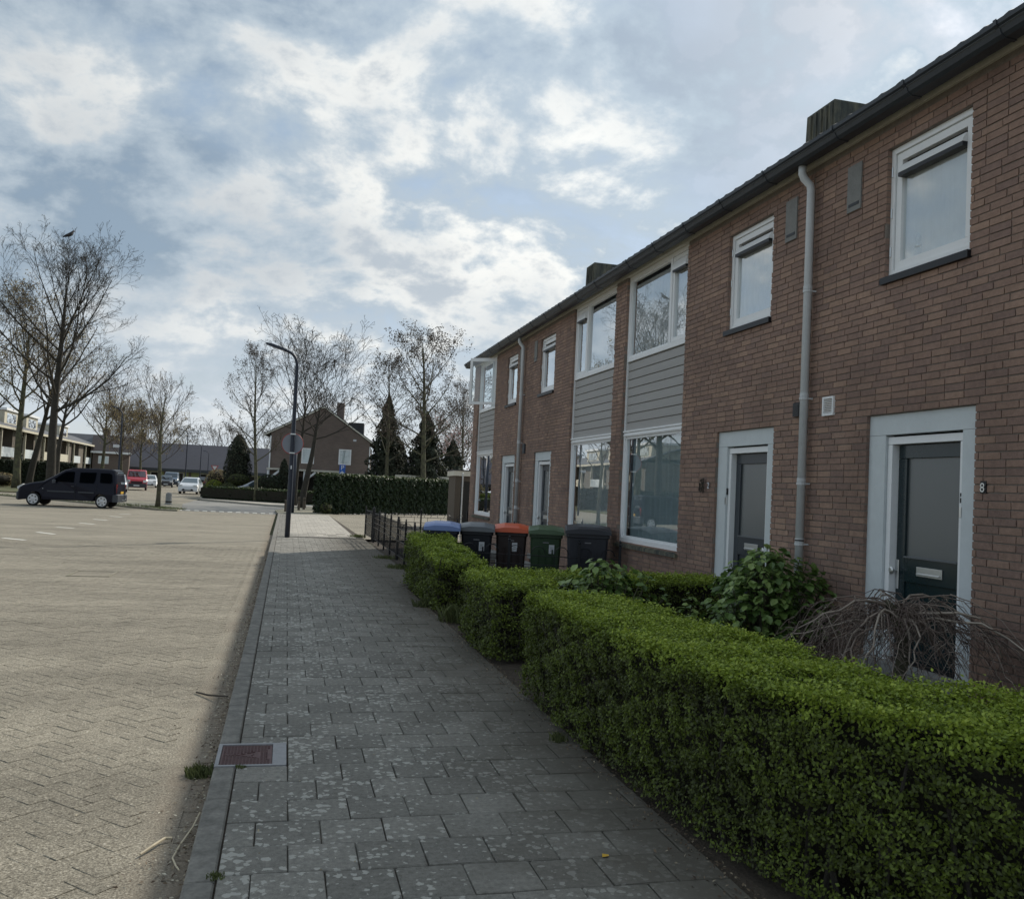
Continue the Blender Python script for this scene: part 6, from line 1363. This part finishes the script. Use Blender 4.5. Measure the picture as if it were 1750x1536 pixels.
for i, (x, y, h, lab) in enumerate(((-41, 205, 9.2, 'grey-roofed house showing above the balconied row'), (-33, 200, 8.6, 'hazy roofed house with a chimney beyond the far street trees'))):
    t = thing('distant_house', lab, 'house', (x, y, 0), .1); g = G(); g.box(-5, 5, 0, 9, 0, h*.62); g.build('wall', M['fbrick'], t); g = G(); g.prism([(-.5, h*.6), (4.5, h), (9.5, h*.6)], 'x', -5.3, 5.3); g.build('roof', M['rowroof'], t); g = G(); g.box(3, 4.3, 4, 5.2, h*.9, h+1.4); g.build('chimney', M['fbrick'], t)
    for k in range(3):
        g = G(); g.box(-4.2+3.1*k, -2.6+3.1*k, -.05, .01, 2.6, 4.0); wn = g.build('window', M['white'], t); g = G(); g.box(-4.05+3.1*k, -2.75+3.1*k, -.07, -.052, 2.75, 3.85); g.build('pane', M['glass'], wn)
sc = thing('school_building', 'long low building with a big dark roof and pale green walls at the street end', 'building', (-27, 161, 0), R(-1))
g = G(); g.box(0, 53, 0, 14, -.05, 2.3); g.build('wall', M['greenwall'], sc); g = G(); g.prism([(-1.0, 2.1), (6.5, 6.5), (15, 2.1), (15, 2.4), (6.5, 6.9), (-1.0, 2.4)], 'x', -1, 54); g.build('roof', M['schoolroof'], sc)
g = G(); g.box(-1, 54, -1.12, -1.01, 2.0, 2.5); g.build('fascia_board', M['doorgrey'], sc)
for k in range(13):
    g = G(); xx = 1.2+3.9*k; g.box(xx, xx+1.3, -.06, .01, .3, 1.9); w_ = g.build('window', M['white'], sc); g = G(); g.box(xx+.1, xx+1.2, -.09, -.065, .4, 1.8); g.build('pane', M['dark'], w_)
    g = G(); g.box(xx+2.1, xx+2.5, -.1, -.01, 0, 2.0); g.build('pier', M['fbrick'], sc)
tu = thing('red_brick_house', 'reddish brick house with white trim behind the far parked cars', 'house', (-29.2, 152, 0), R(8)); g = G(); g.box(0, 5.2, 0, 8, -.05, 4.6); g.build('wall', M['fbrick'], tu); g = G(); g.prism([(-.4, 4.5), (4, 7.2), (8.4, 4.5)], 'x', -.3, 5.5); g.build('roof', M['binbrown'], tu); g = G(); g.box(-.3, 5.5, -.5, -.41, 4.3, 4.6); g.build('gutter', M['white'], tu)
for k in range(1):
    g = G(); g.box(.8+3*k, 2.3+3*k, -.05, .01, 2.7, 3.9); w_ = g.build('window', M['white'], tu); g = G(); g.box(.95+3*k, 2.15+3*k, -.07, -.052, 2.8, 3.8); g.build('pane', M['glass'], w_)

# ------------------------------------------------------------------ litter, weeds, sticks
rg = np.random.default_rng(77)
n = 3400; y = rg.uniform(2.5, 26, n); x = -.318-np.abs(rg.normal(0, .06, n))*(1+.9*(np.sin(y*3.1)+np.sin(y*7.7) > .6)); C = np.column_stack([x, y, np.full(n, -.080)+rg.random(n)*.016]); V, F = leaves_np(C, np.tile([0, 0, 1.], (n, 1)), .020, rg, .5, .35)
li = np_obj('kerb_litter', V, F, M['litter'], None, rg.random(n)**.9, 'stuff'); li['label'] = 'dry leaf bits and grit gathered in the channel by the kerb'; li['category'] = 'litter'
n = 1900; y = rg.uniform(3, 15.5, n); x = 1.97-np.abs(rg.normal(0, .11, n))+.05; C = np.column_stack([x, y, .004+rg.random(n)*.012]); V, F = leaves_np(C, np.tile([0, 0, 1.], (n, 1)), .020, rg, .5, .4)
li = np_obj('hedge_litter', V, F, M['litter'], None, rg.random(n)*.72, 'stuff'); li['label'] = 'dead leaf litter along the foot of the garden hedges'; li['category'] = 'litter'
n = 420; y = 3+rg.random(n)**1.5*20; x = -.6-rg.random(n)*5; C = np.column_stack([x, y, np.full(n, -.075)]); V, F = leaves_np(C, np.tile([0, 0, 1.], (n, 1)), .016, rg, .6, .3)
li = np_obj('road_grit', V, F, M['litter'], None, .6+.4*rg.random(n), 'stuff'); li['label'] = 'pale grit and leaf scraps scattered over the road'; li['category'] = 'litter'
n = 160; y = 3.2+rg.random(n)**1.5*12; x = -.1+rg.random(n)*1.9; C = np.column_stack([x, y, np.full(n, .006)]); V, F = leaves_np(C, np.tile([0, 0, 1.], (n, 1)), .014, rg, .6, .3)
li = np_obj('footway_scraps', V, F, M['litter'], None, .5+.5*rg.random(n), 'stuff'); li['label'] = 'tiny pale scraps on the shaded footway tiles'; li['category'] = 'litter'
def tuft(label, x, y, z, r_, n, h, mt='weed', name='weed_tuft'):
    P = []; V = []; F = []
    for k in range(n):
        a = rnd.uniform(0, 6.283); rr = r_*rnd.random(); bx, by = x+rr*math.cos(a), y+rr*math.sin(a); hh = h*rnd.uniform(.4, 1); dx, dy = rnd.uniform(-1, 1)*hh*.6, rnd.uniform(-1, 1)*hh*.6; w_ = .004
        i = len(V); V += [(bx-w_, by, z), (bx+w_, by, z), (bx+dx*.5+w_*.7, by+dy*.5, z+hh*.7), (bx+dx, by+dy, z+hh)]; F.append((i, i+1, i+2, i+3))
    o = np_obj(name, V, F, M[mt], None, [rnd.random() for _ in F]); tag(o, label, 'weed'); return o
tuft('green weed tuft growing in the channel beside the inspection cover', -.39, 5.62, -.085, .085, 260, .07)
tuft('small weed at the near end of the longest hedge foot', 1.86, 5.9, 0, .07, 120, .06)
tuft('grass tuft against the foot of the small hedge', 1.93, 12.5, 0, .16, 260, .12)
tuft('long grass at the gap between the small hedge and the second hedge', 2.15, 11.2, 0, .25, 420, .22)
tuft('patchy grass along the iron fence foot', 2.3, 18.2, 0, .3, 400, .09)
tuft('second grass patch along the iron fence foot, farther off', 2.25, 20.5, 0, .3, 300, .08)
tuft('small weeds at the iron gate foot', 2.2, 28.2, 0, .25, 260, .1)
tuft('tiny moss tuft in the joint below the cover frame', -.16, 5.47, 0, .03, 60, .02)
tuft('moss tuft between kerb and first tile at the picture foot', -.19, 4.0, 0, .04, 70, .02)
V = []; F = []
n = 1500; xx = rnd
for k in range(n):
    a = rnd.random(); bx = -5.2-11*a*a+rnd.uniform(-.6, .6); by = 45.2+11.5*a*a+rnd.uniform(0, 1.7)*(1+a); h_ = rnd.uniform(.02, .05)
    i = len(V); V += [(bx-.02, by, 0), (bx+.02, by, 0), (bx+rnd.uniform(-.03, .03), by+.02, h_)]; F.append((i, i+1, i+2))
o = np_obj('verge_grass', V, F, M['weed'], None, [rnd.random() for _ in F], 'stuff'); o['label'] = 'thin grass along the kerb of the worn verge'; o['category'] = 'grass'
def stick(label, pts, r_, m):
    g = G(); g.tube(pts, [r_*(.6+.5*math.sin(math.pi*(i+1)/(len(pts)+1))) for i in range(len(pts))], 6); o = g.build('stick', M[m]); tag(o, label, 'stick'); return o
stick('straight dark twig lying across the channel, farthest along the kerb', [(-.60, 7.70, -.07), (-.5, 7.56, -.062), (-.345, 7.37, -.03)], .007, 'twigdark')
stick('short pale peeled twig on the road', [(-.545, 4.46, -.07), (-.50, 4.53, -.06), (-.46, 4.62, -.062), (-.43, 4.63, -.066)], .007, 'twigpale')
stick('thin curved pale stem leaning on the kerb', [(-.325, 4.86, -.03), (-.345, 4.72, -.05), (-.385, 4.55, -.07), (-.40, 4.40, -.07), (-.375, 4.30, -.065), (-.355, 4.24, -.06)], .004, 'twigpale')
g = G(); g.add([(1.49, 3.99, .006), (1.52, 3.985, .012), (1.53, 4.015, .006), (1.50, 4.02, .01)], [(0, 1, 2, 3)]); o = g.build('dry_leaf', M['yellow']); tag(o, 'single yellow leaf on the dark footway tiles', 'leaf')
print('objects', len(bpy.data.objects), 'tris', sum(len(o.data.polygons)*2 for o in bpy.data.objects if o.type == 'MESH'))
